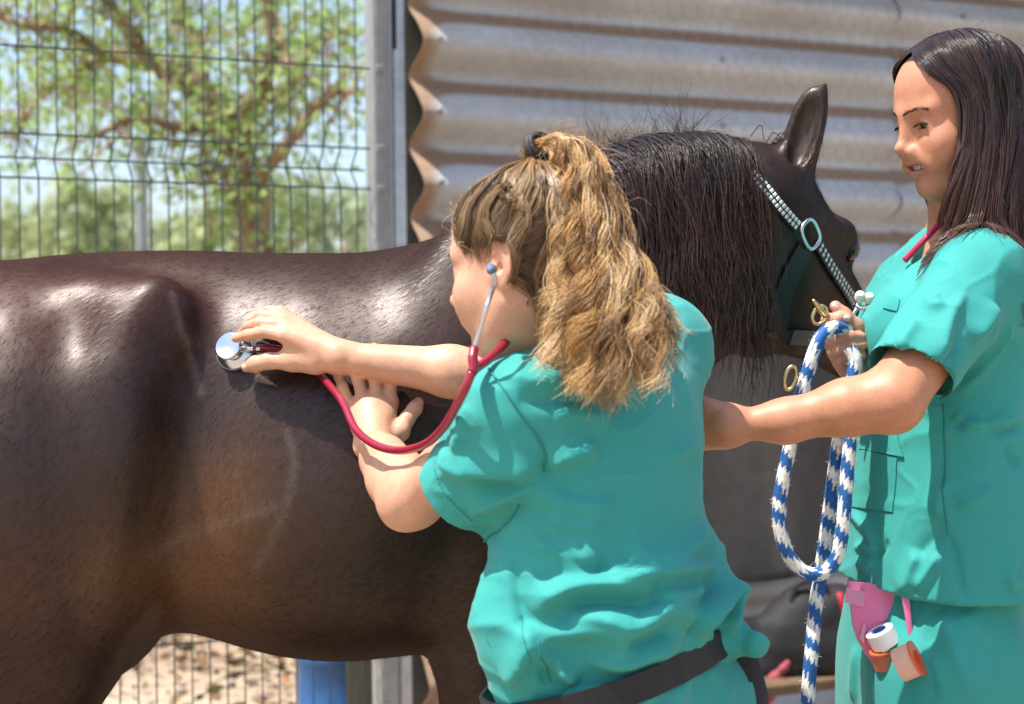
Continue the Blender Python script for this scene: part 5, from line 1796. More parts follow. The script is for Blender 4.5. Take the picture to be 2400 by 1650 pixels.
rs_y = amp * np.cos(tt * wl_[:, None] + ph[:, None]); rs_x = amp * np.sin(tt * wl_[:, None] + ph[:, None])
pth[:, :, 0] += rs_x; pth[:, :, 1] += rs_y * .8; pth[:, :, 2] += .35 * rs_x * np.cos(ph)[:, None]
pth += rs.normal(size=(N, 1, 3)) * .0035 * tt[..., None] + rs.normal(size=(N, 1, 3)) * .010 * (np.clip((tt - .8) / .2, 0, 1) ** 2)[..., None] * (rs.rand(N, 1, 1) < .35)
fl = pth.reshape(-1, 3)
un = Field(spr2 + pr)
dd_ = un.near(fl); m_ = dd_ < .006
sub_ = fl[m_]
fl[m_] = un.project(sub_, .008, 2)
pth = fl.reshape(N, M, 3)
rad = (np.linspace(1, .5, M)[None]) * rs.uniform(.00028, .00065, (N, 1))
v1, q1, sd, al = strands(pth, rad)
hc2 = np.array([[.58, .33, .12], [.78, .50, .20], [.38, .19, .065], [.92, .70, .40], [.24, .115, .045], [.78, .45, .15], [.16, .075, .032]])
c1 = hc2[rs.randint(0, 7, nc)][cid][sd] * .62 + hair_colors(sd, al, hc2, rs, ((.70, .50, .26), .6)) * .38
# flyaway single hairs
N2 = 260
k = rs.randint(0, N, N2); st_ = rs.randint(3, 22, N2)
r0 = pth[k, st_]
od = rs.normal(size=(N2, 3)) * [1, .6, .7] + [.25, -.3, .2]
od /= np.linalg.norm(od, axis=1)[:, None]
ln = rs.uniform(.012, .04, N2)[:, None]
pp = np.stack([r0, r0 + od * ln * .5, r0 + od * ln + [0, 0, -.004], r0 + od * ln * 1.3 + rs.normal(size=(N2, 3)) * .008 + [0, 0, -.012]], 1)
pp = splines(pp, 9)
v2, q2, sd2, al2 = strands(pp, np.linspace(1, .5, 9)[None] * np.full((N2, 1), .00026))
c2 = hair_colors(sd2, al2, np.array([[.6, .45, .25], [.45, .3, .15]]), rs)
mesh('ponytail', np.vstack([v1, v2]), np.vstack([q1, q2 + len(v1)]), hairm, w1, True, np.vstack([c1, c2]))
# ================================================================== PERSON holding the lead rope
rs = np.random.RandomState(23)
w2 = empty('person', (P(2190, 0, 2.57)[0], 2.57, 0), 'smiling long dark haired person in teal scrubs holding the blue and white rope', 'person', 'people in teal scrubs')
H2 = frame((-.945, -.30, -.17), (0.02, -.03, 1))
S2 = .885
O2 = P(2166, 294, 2.45) - H2 @ (np.array([.079, .032, .0]) * S2)
hp2, L2 = head_prims(H2, O2, S2, smile=True, ears=False)
pr2 = list(hp2)
pr2 += [Cone(L2(-.030, 0, -.03), P(2275, 560, 2.585), .050, .056, .03), Cone(L2(.01, 0, -.08), P(2250, 570, 2.57), .034, .045, .03)]
LAT2 = np.array([.36, -.93, 0])
tr2 = [(2262, 590, 2.58, .11, .055), (2240, 700, 2.57, .14, .075), (2225, 850, 2.57, .13, .085), (2210, 1050, 2.57, .13, .09), (2200, 1250, 2.57, .14, .10), (2190, 1480, 2.575, .145, .095)]
pr2.append(Tube([P(u, v, Y) for u, v, Y, a, b in tr2], [a for *_, a, b in tr2], [b for *_, b in tr2], LAT2, k=.04))
sL, eL, wL = P(2290, 660, 2.42), P(2088, 938, 2.315), P(1700, 998, 2.335)
pr2 += [Cone(P(2262, 620, 2.55), sL, .05, .05, .04)]
m1 = P(1985, 955, 2.318); m2 = P(1840, 987, 2.328)
pr2 += [Cone(sL, eL, .046, .041, .02), Cone(eL, P(2098, 948, 2.318), .034, .028, .02), Cone(eL, m1, .0385, .0350, .02), Cone(m1, m2, .0350, .0268, .02), Cone(m2, wL, .0268, .0190, .02)]
# left hand, hidden behind the other person: laid on the shoulder of the horse
w = lambda u, v, Y: P(u, v, Y)
mc = [w(1618, 985, 2.37), w(1614, 1000, 2.375), w(1612, 1018, 2.38), w(1616, 1034, 2.38)]
for i, m in enumerate(mc):
    pr2 += [Cone(wL, m, .0150, .0115, .028)]
    d = np.array([-.021, .012, .0])
    pr2 += chain([m, m + d * 1.3, m + d * 2.2, m + d * 2.9], [.010, .0088, .008, .007], .005)
pr2 += chain([w(1690, 990, 2.34), w(1652, 964, 2.34), w(1625, 950, 2.35), w(1605, 946, 2.36)], [.012, .012, .0105, .008], .02)
# right arm: shoulder on the far side, hand closed round the rope
sR, eR, wR = P(2225, 660, 2.70), P(2170, 880, 2.74), P(2045, 815, 2.56)
pr2 += [Cone(P(2262, 620, 2.6), sR, .05, .05, .04), Cone(sR, eR, .045, .038, .02), Cone(eR, wR, .036, .022, .02)]
HYr = 2.50
f3 = lambda u, v, dy=0: P(u, v, HYr + dy)
pr2 += [Cone(wR, f3(2012, 788, .03), .021, .018, .02), Cone(wR, f3(1990, 835, .03), .020, .016, .02), Ell(f3(1988, 808, .022), (.024, .016, .040), None, .012)]
pr2 += chain([f3(2030, 800, .02), f3(2005, 765, .008), f3(1978, 738, .002), f3(1958, 718, .0)], [.014, .0115, .0100, .0082], .006)      # thumb, pointing up
pr2 += chain([f3(2000, 772, .025), f3(1948, 757, .012), f3(1940, 750, -.004), f3(1965, 746, -.012), f3(1986, 747, -.010)], [.012, .0098, .0092, .0088, .0070], .004)
pr2 += chain([f3(1990, 800, .025), f3(1952, 800, .012), f3(1956, 798, -.006), f3(1990, 788, -.014), f3(2018, 790, -.006)], [.012, .0102, .0098, .0092, .0078], .003)
pr2 += chain([f3(1992, 822, .025), f3(1960, 826, .012), f3(1964, 822, -.006), f3(1996, 813, -.014), f3(2022, 808, -.006)], [.012, .0100, .0096, .0090, .0076], .003)
pr2 += chain([f3(1996, 842, .025), f3(1970, 850, .010), f3(1974, 846, -.004), f3(2000, 838, -.011), f3(2020, 832, -.004)], [.011, .0088, .0084, .0080, .0068], .003)
pr2 += [Cone(f3(1955, 805, .015), f3(1982, 868, .02), .013, .011, .012)]
hip2 = P(2190, 1500, 2.575)
foot2 = [np.array([hip2[0] + .02, 2.47, .07]), np.array([hip2[0] - .05, 2.68, .07])]
knee2 = [np.array([hip2[0] - .02, 2.475, .50]), np.array([hip2[0] - .05, 2.675, .50])]
for kn, ft, dy in zip(knee2, foot2, (-.085, .085)):
    hj = hip2 + np.array([0, dy, 0])
    pr2 += [Cone(hj, kn, .078, .052, .04), Cone(kn, ft, .050, .035, .03)]
body2 = Field(pr2)
V, Q = polygonize(body2, .0021)
V = relax(V, Q, 1, .35)
C = np.tile([.46, .205, .115], (len(V), 1)) * (1 + .05 * vnoise(V, 30)[:, None])
pale = np.exp(-(np.linalg.norm(V - f3(1985, 800), axis=1) / .07) ** 4)[:, None]
C = C * (1 - .6 * pale) + np.array([.58, .32, .22]) * .6 * pale
HL2 = ([-.12, -.06, -.03, .0, .02, .045, .065, .08, .095], [-.08, -.075, -.06, -.02, .025, .066, .092, .112, .13])
C = face_colors(V, C, H2, O2, S2, (.36, .12, .115), None, (.54, .22, .15), (.03, .018, .014), HL2, .1)
mesh('body', V, Q, skin_b, w2, True, C)
eyes_for(w2, L2, H2, S2, (.03, .016, .010), (1, .06, -.18))
brows_for(w2, body2, L2, rs, hairm, (.075, .045, .032))
teeth_for(w2, L2, H2, S2)
nail(f3(1984, 745, -.0185), nrm(f3(1986, 747, -.010) - f3(1965, 746, -.012)), np.array([0, -1, .2]), w2, .0050, .0062)
nail(f3(1959, 719, -.0075), nrm(f3(1958, 718) - f3(1978, 738)), np.array([.2, -1, .1]), w2, .0048, .006)

# ---- trousers
tp2 = [(2188, 1340, 2.565, .150, .108), (2184, 1440, 2.57, .160, .114), (2180, 1560, 2.575, .165, .116), (2178, 1700, 2.58, .165, .110)]
tpr2 = [Tube([P(u, v, Y) for u, v, Y, a, b in tp2], [a for *_, a, b in tp2], [b for *_, b in tp2], LAT2, k=.05)]
for kn, ft, dy in zip(knee2, foot2, (-.085, .085)):
    hj = hip2 + np.array([0, dy, -.04])
    tpr2 += [Cone(hj, kn, .100, .080, .05), Cut(Cone(kn, ft, .080, .078, .05), [(ft + [0, 0, .02], (0, 0, -1))])]
t2 = Field(tpr2)
q4 = lambda l: [(1640 + x / 2.901, 1100 + y / 2.901) for x, y in l]
tf2 = t2
ft2 = Folds(t2, [(q4([(1640, 960), (1700, 1150), (1780, 1350), (1850, 1560)]), .016, .012), (q4([(1790, 960), (1850, 1080), (1960, 1200)]), .012, .008), (q4([(1060, 1200), (1040, 1400), (1030, 1590)]), .012, .008), (q4([(1560, 1260), (1620, 1420), (1650, 1580)]), .010, .006), (q4([(1560, 1050), (1560, 1300), (1600, 1590)]), .014, -.007)])
pt2 = lambda p: ft2(p) + .005 * creases(np.asarray(p, float) * [1, 1, .5], 9, 6) - .003
V, Q = cloth(tf2, .0055, pt2)
trs2 = mesh('trousers', V, Q, teal, w2)
stitch(tf2, q4([(1190, 1330), (1188, 1450), (1190, 1590)]), teal_seam, trs2, 'seam', .001, post=pt2)
shoes(w2, foot2, np.array([-.93, -.36, 0]))

# ---- scrub top
st2 = [(2262, 548, 2.575, .085, .050), (2250, 600, 2.57, .140, .072), (2232, 690, 2.565, .165, .098), (2216, 790, 2.56, .166, .114), (2212, 900, 2.56, .158, .116), (2206, 1050, 2.56, .162, .120),
       (2197, 1200, 2.565, .172, .127), (2190, 1330, 2.565, .178, .131), (2188, 1440, 2.565, .180, .133)]
hemz = P(2190, 1408, 2.42)
SLa, SLb = P(2296, 655, 2.42), P(2090, 935, 2.315)
sl_c = P(2135, 884, 2.34); sl_n = nrm(nrm(SLb - SLa) + np.array([.05, -.1, -.25]))
sp2 = [Cut(Tube([P(u, v, Y) for u, v, Y, a, b in st2], [a for *_, a, b in st2], [b for *_, b in st2], LAT2, k=.04), [(hemz, (-.03, .10, -1))]),
       Cone(P(2262, 620, 2.54), P(2292, 640, 2.43), .055, .060, .05), Cone(P(2262, 620, 2.6), P(2225, 650, 2.70), .055, .058, .05), Cone(P(2225, 650, 2.70), P(2190, 800, 2.72), .06, .062, .04),
       Ell(P(2120, 780, 2.50), (.05, .06, .06), None, .06),
       Cut(Cone(SLa, SLb, .062, .060, .03), [(sl_c, sl_n)])]
s20 = Field(sp2)
q3 = lambda l: [(1640 + x / 3.055, 650 + y / 3.055) for x, y in l]
up2 = [(q3([(1900, 100), (1800, 300), (1760, 450), (1730, 600)]), .014, .006), (q3([(1560, 300), (1500, 400), (1420, 530)]), .014, .004), (q3([(2120, 200), (2060, 330), (1960, 450)]), .016, .007),
       (q3([(1600, 140), (1680, 200), (1750, 180)]), .016, .004), (q3([(2230, 300), (2150, 480), (2000, 700), (1850, 830)]), .014, .006),
       (q3([(2322, 1000), (2150, 1050), (1980, 1060), (1820, 990)]), .012, .007), (q3([(1640, 900), (1780, 960), (1860, 1050)]), .014, .006),
       (q4([(1700, 60), (1640, 180), (1620, 330)]), .014, .006), (q4([(1500, 560), (1440, 700), (1400, 840)]), .014, .006), (q4([(2130, 600), (2110, 720), (2120, 840)]), .012, .006),
       (q4([(1010, 260), (1060, 330), (1130, 420), (1180, 520)]), .010, .005), (q4([(1040, 520), (1120, 545), (1200, 550)]), .008, .004), (q4([(1630, 580), (1560, 700), (1480, 830)]), .012, .006),
       (q4([(1060, 640), (1120, 660), (1190, 630)]), .010, .004), (q4([(1960, 120), (1900, 200), (1760, 260)]), .014, .005)]
dn2 = [(q3([(1700, 860), (1780, 980), (1900, 1090)]), .012, .006), (q3([(2000, 1060), (2150, 1090), (2322, 1060)]), .012, .006), (q4([(1690, 440), (1740, 600), (1800, 890)]), .007, .005),
       (q3([(2200, 1200), (2250, 1300), (2322, 1330)]), .012, .006), (q3([(1880, 420), (1800, 620), (1780, 780)]), .012, .005), (q4([(1480, 600), (1560, 500), (1670, 440)]), .012, .004),
       (q4([(1160, 590), (1240, 560), (1280, 480)]), .008, .004)]
sp22 = list(sp2)
ax2 = nrm(SLb - SLa)
hx2 = SLa + ax2 * (np.dot(sl_c - SLa, sl_n) / np.dot(ax2, sl_n))
sp22 += [Cone(hx2 - ax2 * .014, hx2 + ax2 * .05, .0545, .058, .003, True)]
# hollow under the hem
sp22 += [Ell(np.array([hemz[0] + .0, 2.565, hemz[2] - .015]), (.112, .150, .03), None, .004, True)]
# V neck opening
sp22 += [Cone(L2(.02, 0, -.09), P(2165, 640, 2.53), .052, .018, .006, True)]
shirt2 = Field(sp22)
FS2 = Folds(s20, [(a, b * .72, c * 1.8) for a, b, c in up2] + [(a, b * .75, -c * 1.5) for a, b, c in dn2])
def post2(p):
    p = np.asarray(p, float)
    return FS2(p) + .0012 * vnoise(p, 17, 9) + .0040 * creases(p * [1, 1, .9], 8, 14, 2.2) + .0018 * creases(p, 22, 21, 2.0) - .002
V, Q = cloth(shirt2, .0033, post2)
top2 = mesh('scrub_top', V, Q, teal, w2)
stitch(shirt2, q3([(1310, 522), (1450, 530), (1600, 560), (1720, 615)]), teal_seam, top2, 'hem_stitching', .0006, .0006, .006, post=post2)
stitch(shirt2, q3([(1740, 890), (1752, 1100), (1755, 1300), (1760, 1500)]), teal_seam, top2, 'side_seam', .0011, post=post2)
stitch(shirt2, q4([(1662, 10), (1662, 150), (1672, 300), (1685, 440)]), teal_seam, top2, 'side_seam', .0011, post=post2)
pk2, _ = patch(shirt2, q3([(1130, 1225), (1425, 1290), (1380, 1680), (1080, 1640)]), 12, 14, .0004, .0012, 'pocket', teal, top2, .003, post2)
fl2, _ = patch(shirt2, q3([(1180, 1040), (1400, 1020), (1465, 1285), (1140, 1225)]), 10, 8, .002, .0012, 'pocket_flap', teal, top2, .004, post2)
pk3, _ = patch(shirt2, q3([(1345, 130), (1440, 165), (1415, 245), (1320, 225)]), 8, 6, .0004, .0012, 'chest_pocket', teal, top2, .002, post2)

# ---- hair: falls from the parting over the ears and down past the shoulder
N = 3700
fr_ = np.array([-.014, 0, .048]); rad_ = np.array([.098, .077, .087])
nc = 150
sg = np.where(rs.rand(nc) < .68, 1.0, -1.0); px_ = rs.uniform(0, 1, nc); jc = rs.normal(size=(nc, 3))
clump = rs.randint(0, nc, N); jit = jc[clump]
sgn = sg[clump]; fr = np.clip(px_[clump] + rs.normal(size=N) * .035, 0, 1)        # 0 front of the parting .. 1 back of the crown
lift = .003 + .006 * rs.rand(N) + .010 * rs.rand(nc)[clump]
x0 = .088 - .15 * np.minimum(fr, .8) / .8
start = np.stack([x0, sgn * .002 + rs.normal(size=N) * .002, np.full(N, .14)], 1)
az = np.clip((fr - .55) / .45, 0, 1) * 1.35                                         # back strands turn to the nape
x1 = .052 - .113 * fr
tgt = np.stack([x1 - .10 * np.sin(az), sgn * .10 * np.cos(az) + 0 * fr, np.full(N, .035)], 1)
def on_skull(p, l):
    e = (p - fr_) / rad_
    return fr_ + (p - fr_) / np.linalg.norm(e, axis=1)[:, None] * (1 + l / .085)[:, None]
path = []
for k in range(8):
    a_ = k / 7
    m = start * (1 - a_) + tgt * a_
    m[:, 0] += .012 * math.sin(a_ * math.pi) * (1 - fr)
    path.append(on_skull(m, lift * (.25 + .75 * min(1, a_ * 2.5)) + .003 * math.sin(a_ * math.pi)))
c_ = path[-1].copy(); c_[:, 2] = -.045; c_[:, 1] = np.sign(c_[:, 1]) * np.maximum(np.abs(c_[:, 1]), .066 * (1 - fr) ** .5); c_[:, 0] += .004 * (1 - fr); path.append(c_)
path = np.stack(path, 1)
wp = O2 + (path.reshape(-1, 3) * S2) @ H2.T
wp = wp.reshape(N, -1, 3)
last = wp[:, -1]
s = fr
nearside = sgn > 0
ue = 2214 + 205 * s + rs.normal(size=N) * 9 + 8 * jit[:, 1]
ve = 520 + 165 * np.clip(s * 2.0, 0, 1) * rs.uniform(.8, 1.08, N) + rs.normal(size=N) * 14 + 10 * jit[:, 0]
Ye = np.where(nearside, 2.435 - .02 * s, 2.68) + rs.normal(size=N) * .012
end = PV(ue, ve, Ye)
mid = last * .45 + end * .55
mid[:, 0] += np.where(nearside, -.012 * (1 - s), 0) + .008 * jit[:, 2]; mid[:, 1] += np.where(nearside, -.018, .018)
q1 = last * .8 + end * .2 + np.stack([-.010 * (1 - s), np.where(nearside, -.010, .010), 0 * s], 1)
full = np.concatenate([wp, q1[:, None], mid[:, None], end[:, None]], 1)
M = 28
pth = splines(full, M)
for _ in range(9): pth[:, 3:-1] = (pth[:, 2:-2] + 2 * pth[:, 3:-1] + pth[:, 4:]) / 4
gm = np.stack([pth[clump == i].mean(0) if (clump == i).any() else pth[0] for i in range(nc)])
cv = (np.clip((np.linspace(0, 1, M) - .06) / .6, 0, 1) ** .8 * .72)[None, :, None]
pth = pth * (1 - cv) + gm[clump] * cv
tt = np.linspace(0, 1, M)[None]
amp = .0012 * np.clip(tt * 4, 0, 1) + .0065 * np.clip((tt - .4) / .6, 0, 1) ** 1.3
ph = rs.uniform(0, 6.3, nc)[clump] + rs.normal(size=N) * .3
fq = rs.uniform(12, 22, nc)[clump]
pth[:, :, 0] += amp * np.sin(tt * fq[:, None] + ph[:, None]); pth[:, :, 1] += amp * .7 * np.cos(tt * fq[:, None] + ph[:, None])
fl = pth.reshape(-1, 3)
un2 = Field(sp22 + pr2)
d_ = un2.near(fl); m_ = d_ < .0035
fl[m_] = un2.project(fl[m_], .005, 2)
pth = fl.reshape(N, M, 3)
v1, q1_, sd, al = strands(pth, np.linspace(1, .6, M)[None] * rs.uniform(.0004, .0009, (N, 1)))
hc3 = np.array([[.018, .012, .011], [.034, .018, .015], [.009, .007, .008], [.060, .028, .020]])
c1 = hc3[rs.randint(0, 4, nc)][clump][sd] * .5 + hair_colors(sd, al, hc3, rs) * .5
tip = (np.clip((al - .5) / .5, 0, 1) * .75)[:, None]
c1 = c1 * (1 - tip) + np.array([.085, .036, .024]) * tip
N2 = 40
k = rs.randint(0, N, N2)
r0 = pth[k, rs.randint(1, 20, N2)]
od = rs.normal(size=(N2, 3)) + [-.2, -.4, .3]; od /= np.linalg.norm(od, axis=1)[:, None]
ln = rs.uniform(.008, .025, N2)[:, None]
pp = splines(np.stack([r0, r0 + od * ln * .5, r0 + od * ln, r0 + od * ln * 1.2 + [0, 0, -.008]], 1), 8)
v2, q2_, sd2, al2 = strands(pp, np.full((N2, 8), .00024))
mesh('hair', np.vstack([v1, v2]), np.vstack([q1_, q2_ + len(v1)]), material('dark_hair_strands', rough=.30, spec=.6, attr='Col'), w2, True, np.vstack([c1, hair_colors(sd2, al2, hc3, rs)]))
# ================================================================== STETHOSCOPE
steth = empty('stethoscope', CHP, 'dark red stethoscope pressed to the flank of the horse', 'stethoscope')
red_tube = material('dark_red_rubber', (.25, .008, .03), .28, 0, .5, noise=(20, .1), coat=.2)
chrome = material('brushed_chrome', (.62, .66, .70), .22, 1.0)
blue_tip = material('blue_grey_rubber', (.10, .14, .24), .5)
cn_ = nrm(horse_f.normal(horse_f.hit(556, 826)[None])[0] + np.array([-.25, -.25, 0]))
cf = frame(np.cross([0, 0, 1.0], cn_), cn_)
cf = np.stack([cf[:, 0], np.cross(cn_, cf[:, 0]), cn_], 1)
base = horse_f.hit(556, 826) + cn_ * .001
head_ = MB().lathe([(0, 0), (.021, 0), (.0225, .002), (.0225, .006), (.019, .009), (.0125, .0105), (.0105, .013), (.0105, .0165), (.015, .018), (.0165, .0205), (.0165, .0235), (.0150, .0245), (.006, .0225), (0, .0220)], base, cf * 1.22, 40).build('chestpiece', chrome, steth, True, 35)
MB().lathe([(.0225, .0015), (.0240, .0025), (.0240, .0050), (.0225, .0060)], base, cf * 1.22, 40).build('rim', material('grey_rubber', (.16, .18, .20), .5), head_, True, 35)
stem0 = base + cn_ * .013
stem1 = P(612, 818, stem0[1] - .018)
MB().tube([stem0, stem0 * .5 + stem1 * .5, stem1], .0042, 12).build('stem', chrome, steth, True, 40)
dl2 = dl
path = spline([stem1 - (stem1 - stem0) * .25, P(640, 816, 2.425 + dr), P(690, 830, 2.425 + dr), P(735, 862, 2.43 + dr), P(768, 898, 2.400 + dr * .5), P(803, 943, 2.33), P(833, 1005, 2.27), P(878, 1042, 2.215), P(935, 1056, 2.16), P(995, 1042, 2.09), P(1038, 1004, 2.03), P(1068, 955, 1.985), P(1090, 912, 1.96), P(1106, 872, 1.96)], 110)
MB().tube(path, .0052, 12).build('tubing', red_tube, steth, True)
yj = P(1110, 858, 1.962)
MB().tube(spline([path[-1], yj, P(1108, 838, 1.965), P(1111, 815, 1.972)], 14), [.0055] * 4 + [.0058] * 6 + [.0052] * 4, 12).build('tubing_branch', red_tube, steth, True)
MB().tube(spline([path[-2], P(1118, 862, 1.985), P(1150, 838, 2.01), P(1185, 803, 2.05), P(1208, 776, 2.085)], 24), np.linspace(.0056, .0050, 24), 12).build('tubing_branch', red_tube, steth, True)
earp = L1(-.008, .0905, -.006)
nb_ = spline([P(1111, 818, 1.978), P(1122, 780, 1.975), P(1142, 715, 1.965), P(1160, 660, earp[1] - .012), earp + [0, -.012, -.006]], 30)
MB().tube(nb_, .0026, 12).build('ear_tube', chrome, steth, True)
MB().tube(spline([P(1207, 777, 2.084), P(1214, 768, 2.10), P(1222, 740, 2.14)], 10), .0026, 10).build('ear_tube', chrome, steth, True)
et = frame((0, 0, 1), (-.2, -1, 0.1))
ed = nrm(np.array([.25, 1, .25]))
er = np.stack([np.cross([0, 0, 1.0], ed), np.cross(ed, np.cross([0, 0, 1.0], ed)), ed], 1)
MB().lathe([(.0001, -.008), (.0035, -.0075), (.0048, -.004), (.0062, 0), (.0066, .0035), (.0050, .0075), (.002, .0095), (.0001, .0098)], earp + ed * -.010, er, 18).build('ear_tip', blue_tip, steth, True)

# ================================================================== HALTER
halter = empty('halter', P(1895, 545, 2.68), 'black halter with pale studded cheek straps on the head of the horse', 'halter')
black_web = material('black_nylon_strap', (.012, .012, .014), .5, 0, .4, noise=(250, .2, 2), bumps=[(400, .4, .001)])
stud = material('pale_stud', (.62, .68, .66), .3, .1, .5)
def band(F, px, width, thick, name, mat, parent, off=.003, n=40, lift=None):
    uv = spline(px, n)
    h, ok = F.hits(uv, 2.0, 3.6)
    h = h[ok]
    nn = F.normal(h, .012)
    c = h + nn * off
    for _ in range(4): c[1:-1] = (c[:-2] + 2 * c[1:-1] + c[2:]) / 4
    t = np.gradient(c, axis=0); t /= np.linalg.norm(t, axis=1)[:, None]
    sd = np.cross(nn, t); sd /= np.linalg.norm(sd, axis=1)[:, None]
    m = len(c); hw = width / 2
    v = np.concatenate([c + sd * hw + nn * thick, c - sd * hw + nn * thick, c - sd * hw - nn * thick, c + sd * hw - nn * thick])
    i = np.arange(m - 1)
    f = np.concatenate([np.stack([a * m + i, b * m + i, b * m + i + 1, a * m + i + 1], 1) for a, b in ((0, 1), (1, 2), (2, 3), (3, 0))])
    caps = np.array([[0, 3 * m, 2 * m, m], [m - 1, 2 * m - 1, 3 * m - 1, 4 * m - 1]])
    o = mesh(name, v, np.vstack([f, caps]), mat, parent, True)
    o.data.set_sharp_from_angle(angle=math.radians(40))
    return o, c, sd, nn
def studs(o, c, sd, nn, n, rows=2, gap=.0042, off=.0026):
    L = np.concatenate([[0], np.cumsum(np.linalg.norm(np.diff(c, axis=0), axis=1))])
    mb = MB()
    for i in range(n):
        s_ = L[-1] * (i + .7) / (n + .4)
        at = lambda A: np.array([np.interp(s_, L, A[:, k]) for k in range(3)])
        cc_, ss, n3 = at(c), nrm(at(sd)), nrm(at(nn))
        tg = np.cross(ss, n3)
        for r_ in range(rows):
            mb.box(cc_ + ss * gap * (r_ - (rows - 1) / 2) * 2 + n3 * off, (.0026, .0032, .0012), np.stack([tg, ss, n3], 1), .0008)
    mb.build('stud_trim', stud, o, True, 40)
RING = [(1868, 535), (1905, 545)]
o1, c_, s_, n_ = band(horse_f, [(1700, 350), (1740, 388), (1790, 440), (1830, 490), (1866, 532)], .020, .0015, 'crown_strap', black_web, halter, .005)
studs(o1, c_, s_, n_, 24)
o2, c_, s_, n_ = band(horse_f, [(1912, 572), (1940, 620), (1972, 668), (2003, 712)], .020, .0015, 'cheek_strap', black_web, halter, .004)
studs(o2, c_, s_, n_, 16)
band(horse_f, [(1885, 582), (1862, 620), (1842, 665), (1828, 715), (1818, 770)], .032, .002, 'throat_strap', black_web, halter, .004)
band(horse_f, [(1790, 778), (1850, 785), (1910, 790), (1965, 792), (2010, 790)], .020, .002, 'nose_strap', black_web, halter, .004)
mb = band(horse_f, [(1850, 787), (1880, 789), (1905, 791)], .024, .0022, 'keeper', material('grey_leather', (.06, .062, .066), .45), halter, .006, 10)
rc = horse_f.hit(1888, 548); rn = horse_f.normal(rc[None], .012)[0]
rx = nrm(P(1912, 575, rc[1]) - P(1866, 530, rc[1])); rx = nrm(rx - rn * np.dot(rx, rn)); ry = np.cross(rn, rx)
a = np.linspace(0, 2 * math.pi, 41)
def oval(c, x, y, ra, rb, n, r, name, mat, parent, p=3.0):
    ca, sa = np.cos(a), np.sin(a)
    x_ = np.sign(ca) * np.abs(ca) ** (2 / p) * ra; y_ = np.sign(sa) * np.abs(sa) ** (2 / p) * rb
    MB().tube(c + x_[:, None] * x + y_[:, None] * y, r, 8, False).build(name, mat, parent, True)
oval(rc + rn * .010, rx, ry, .0225, .0165, rn, .0032, 'cheek_ring', chrome, halter)
nc = P(2018, 728, 2.60)
oval(P(2020, 752, 2.585), np.array([.2, .2, 1.0]), np.array([1.0, .2, -.2]), .020, .014, None, .003, 'nose_ring', chrome, halter, 2.4)
for (u, v) in ((2015, 698), (2036, 702)):
    c = P(u, v, 2.56)
    R_ = frame((1, 0, 0), nrm(np.array([.25, -.6, .6])))
    MB().lathe([(.0001, .010), (.0055, .0095), (.0075, .006), (.0075, -.002), (.004, -.004), (.003, -.016)], c, R_, 16).build('knob', material('ivory_plastic', (.62, .58, .50), .4), halter, True, 40)
MB().tube(spline([P(2006, 716, 2.57), P(2022, 722, 2.562), P(2045, 716, 2.555), P(2062, 700, 2.55)], 16), .0038, 8).build('chain_link', chrome, halter, True)
MB().tube(spline([P(2030, 725, 2.57), P(2040, 755, 2.565), P(2036, 785, 2.57)], 12), .0042, 8).build('chain_link', chrome, halter, True)

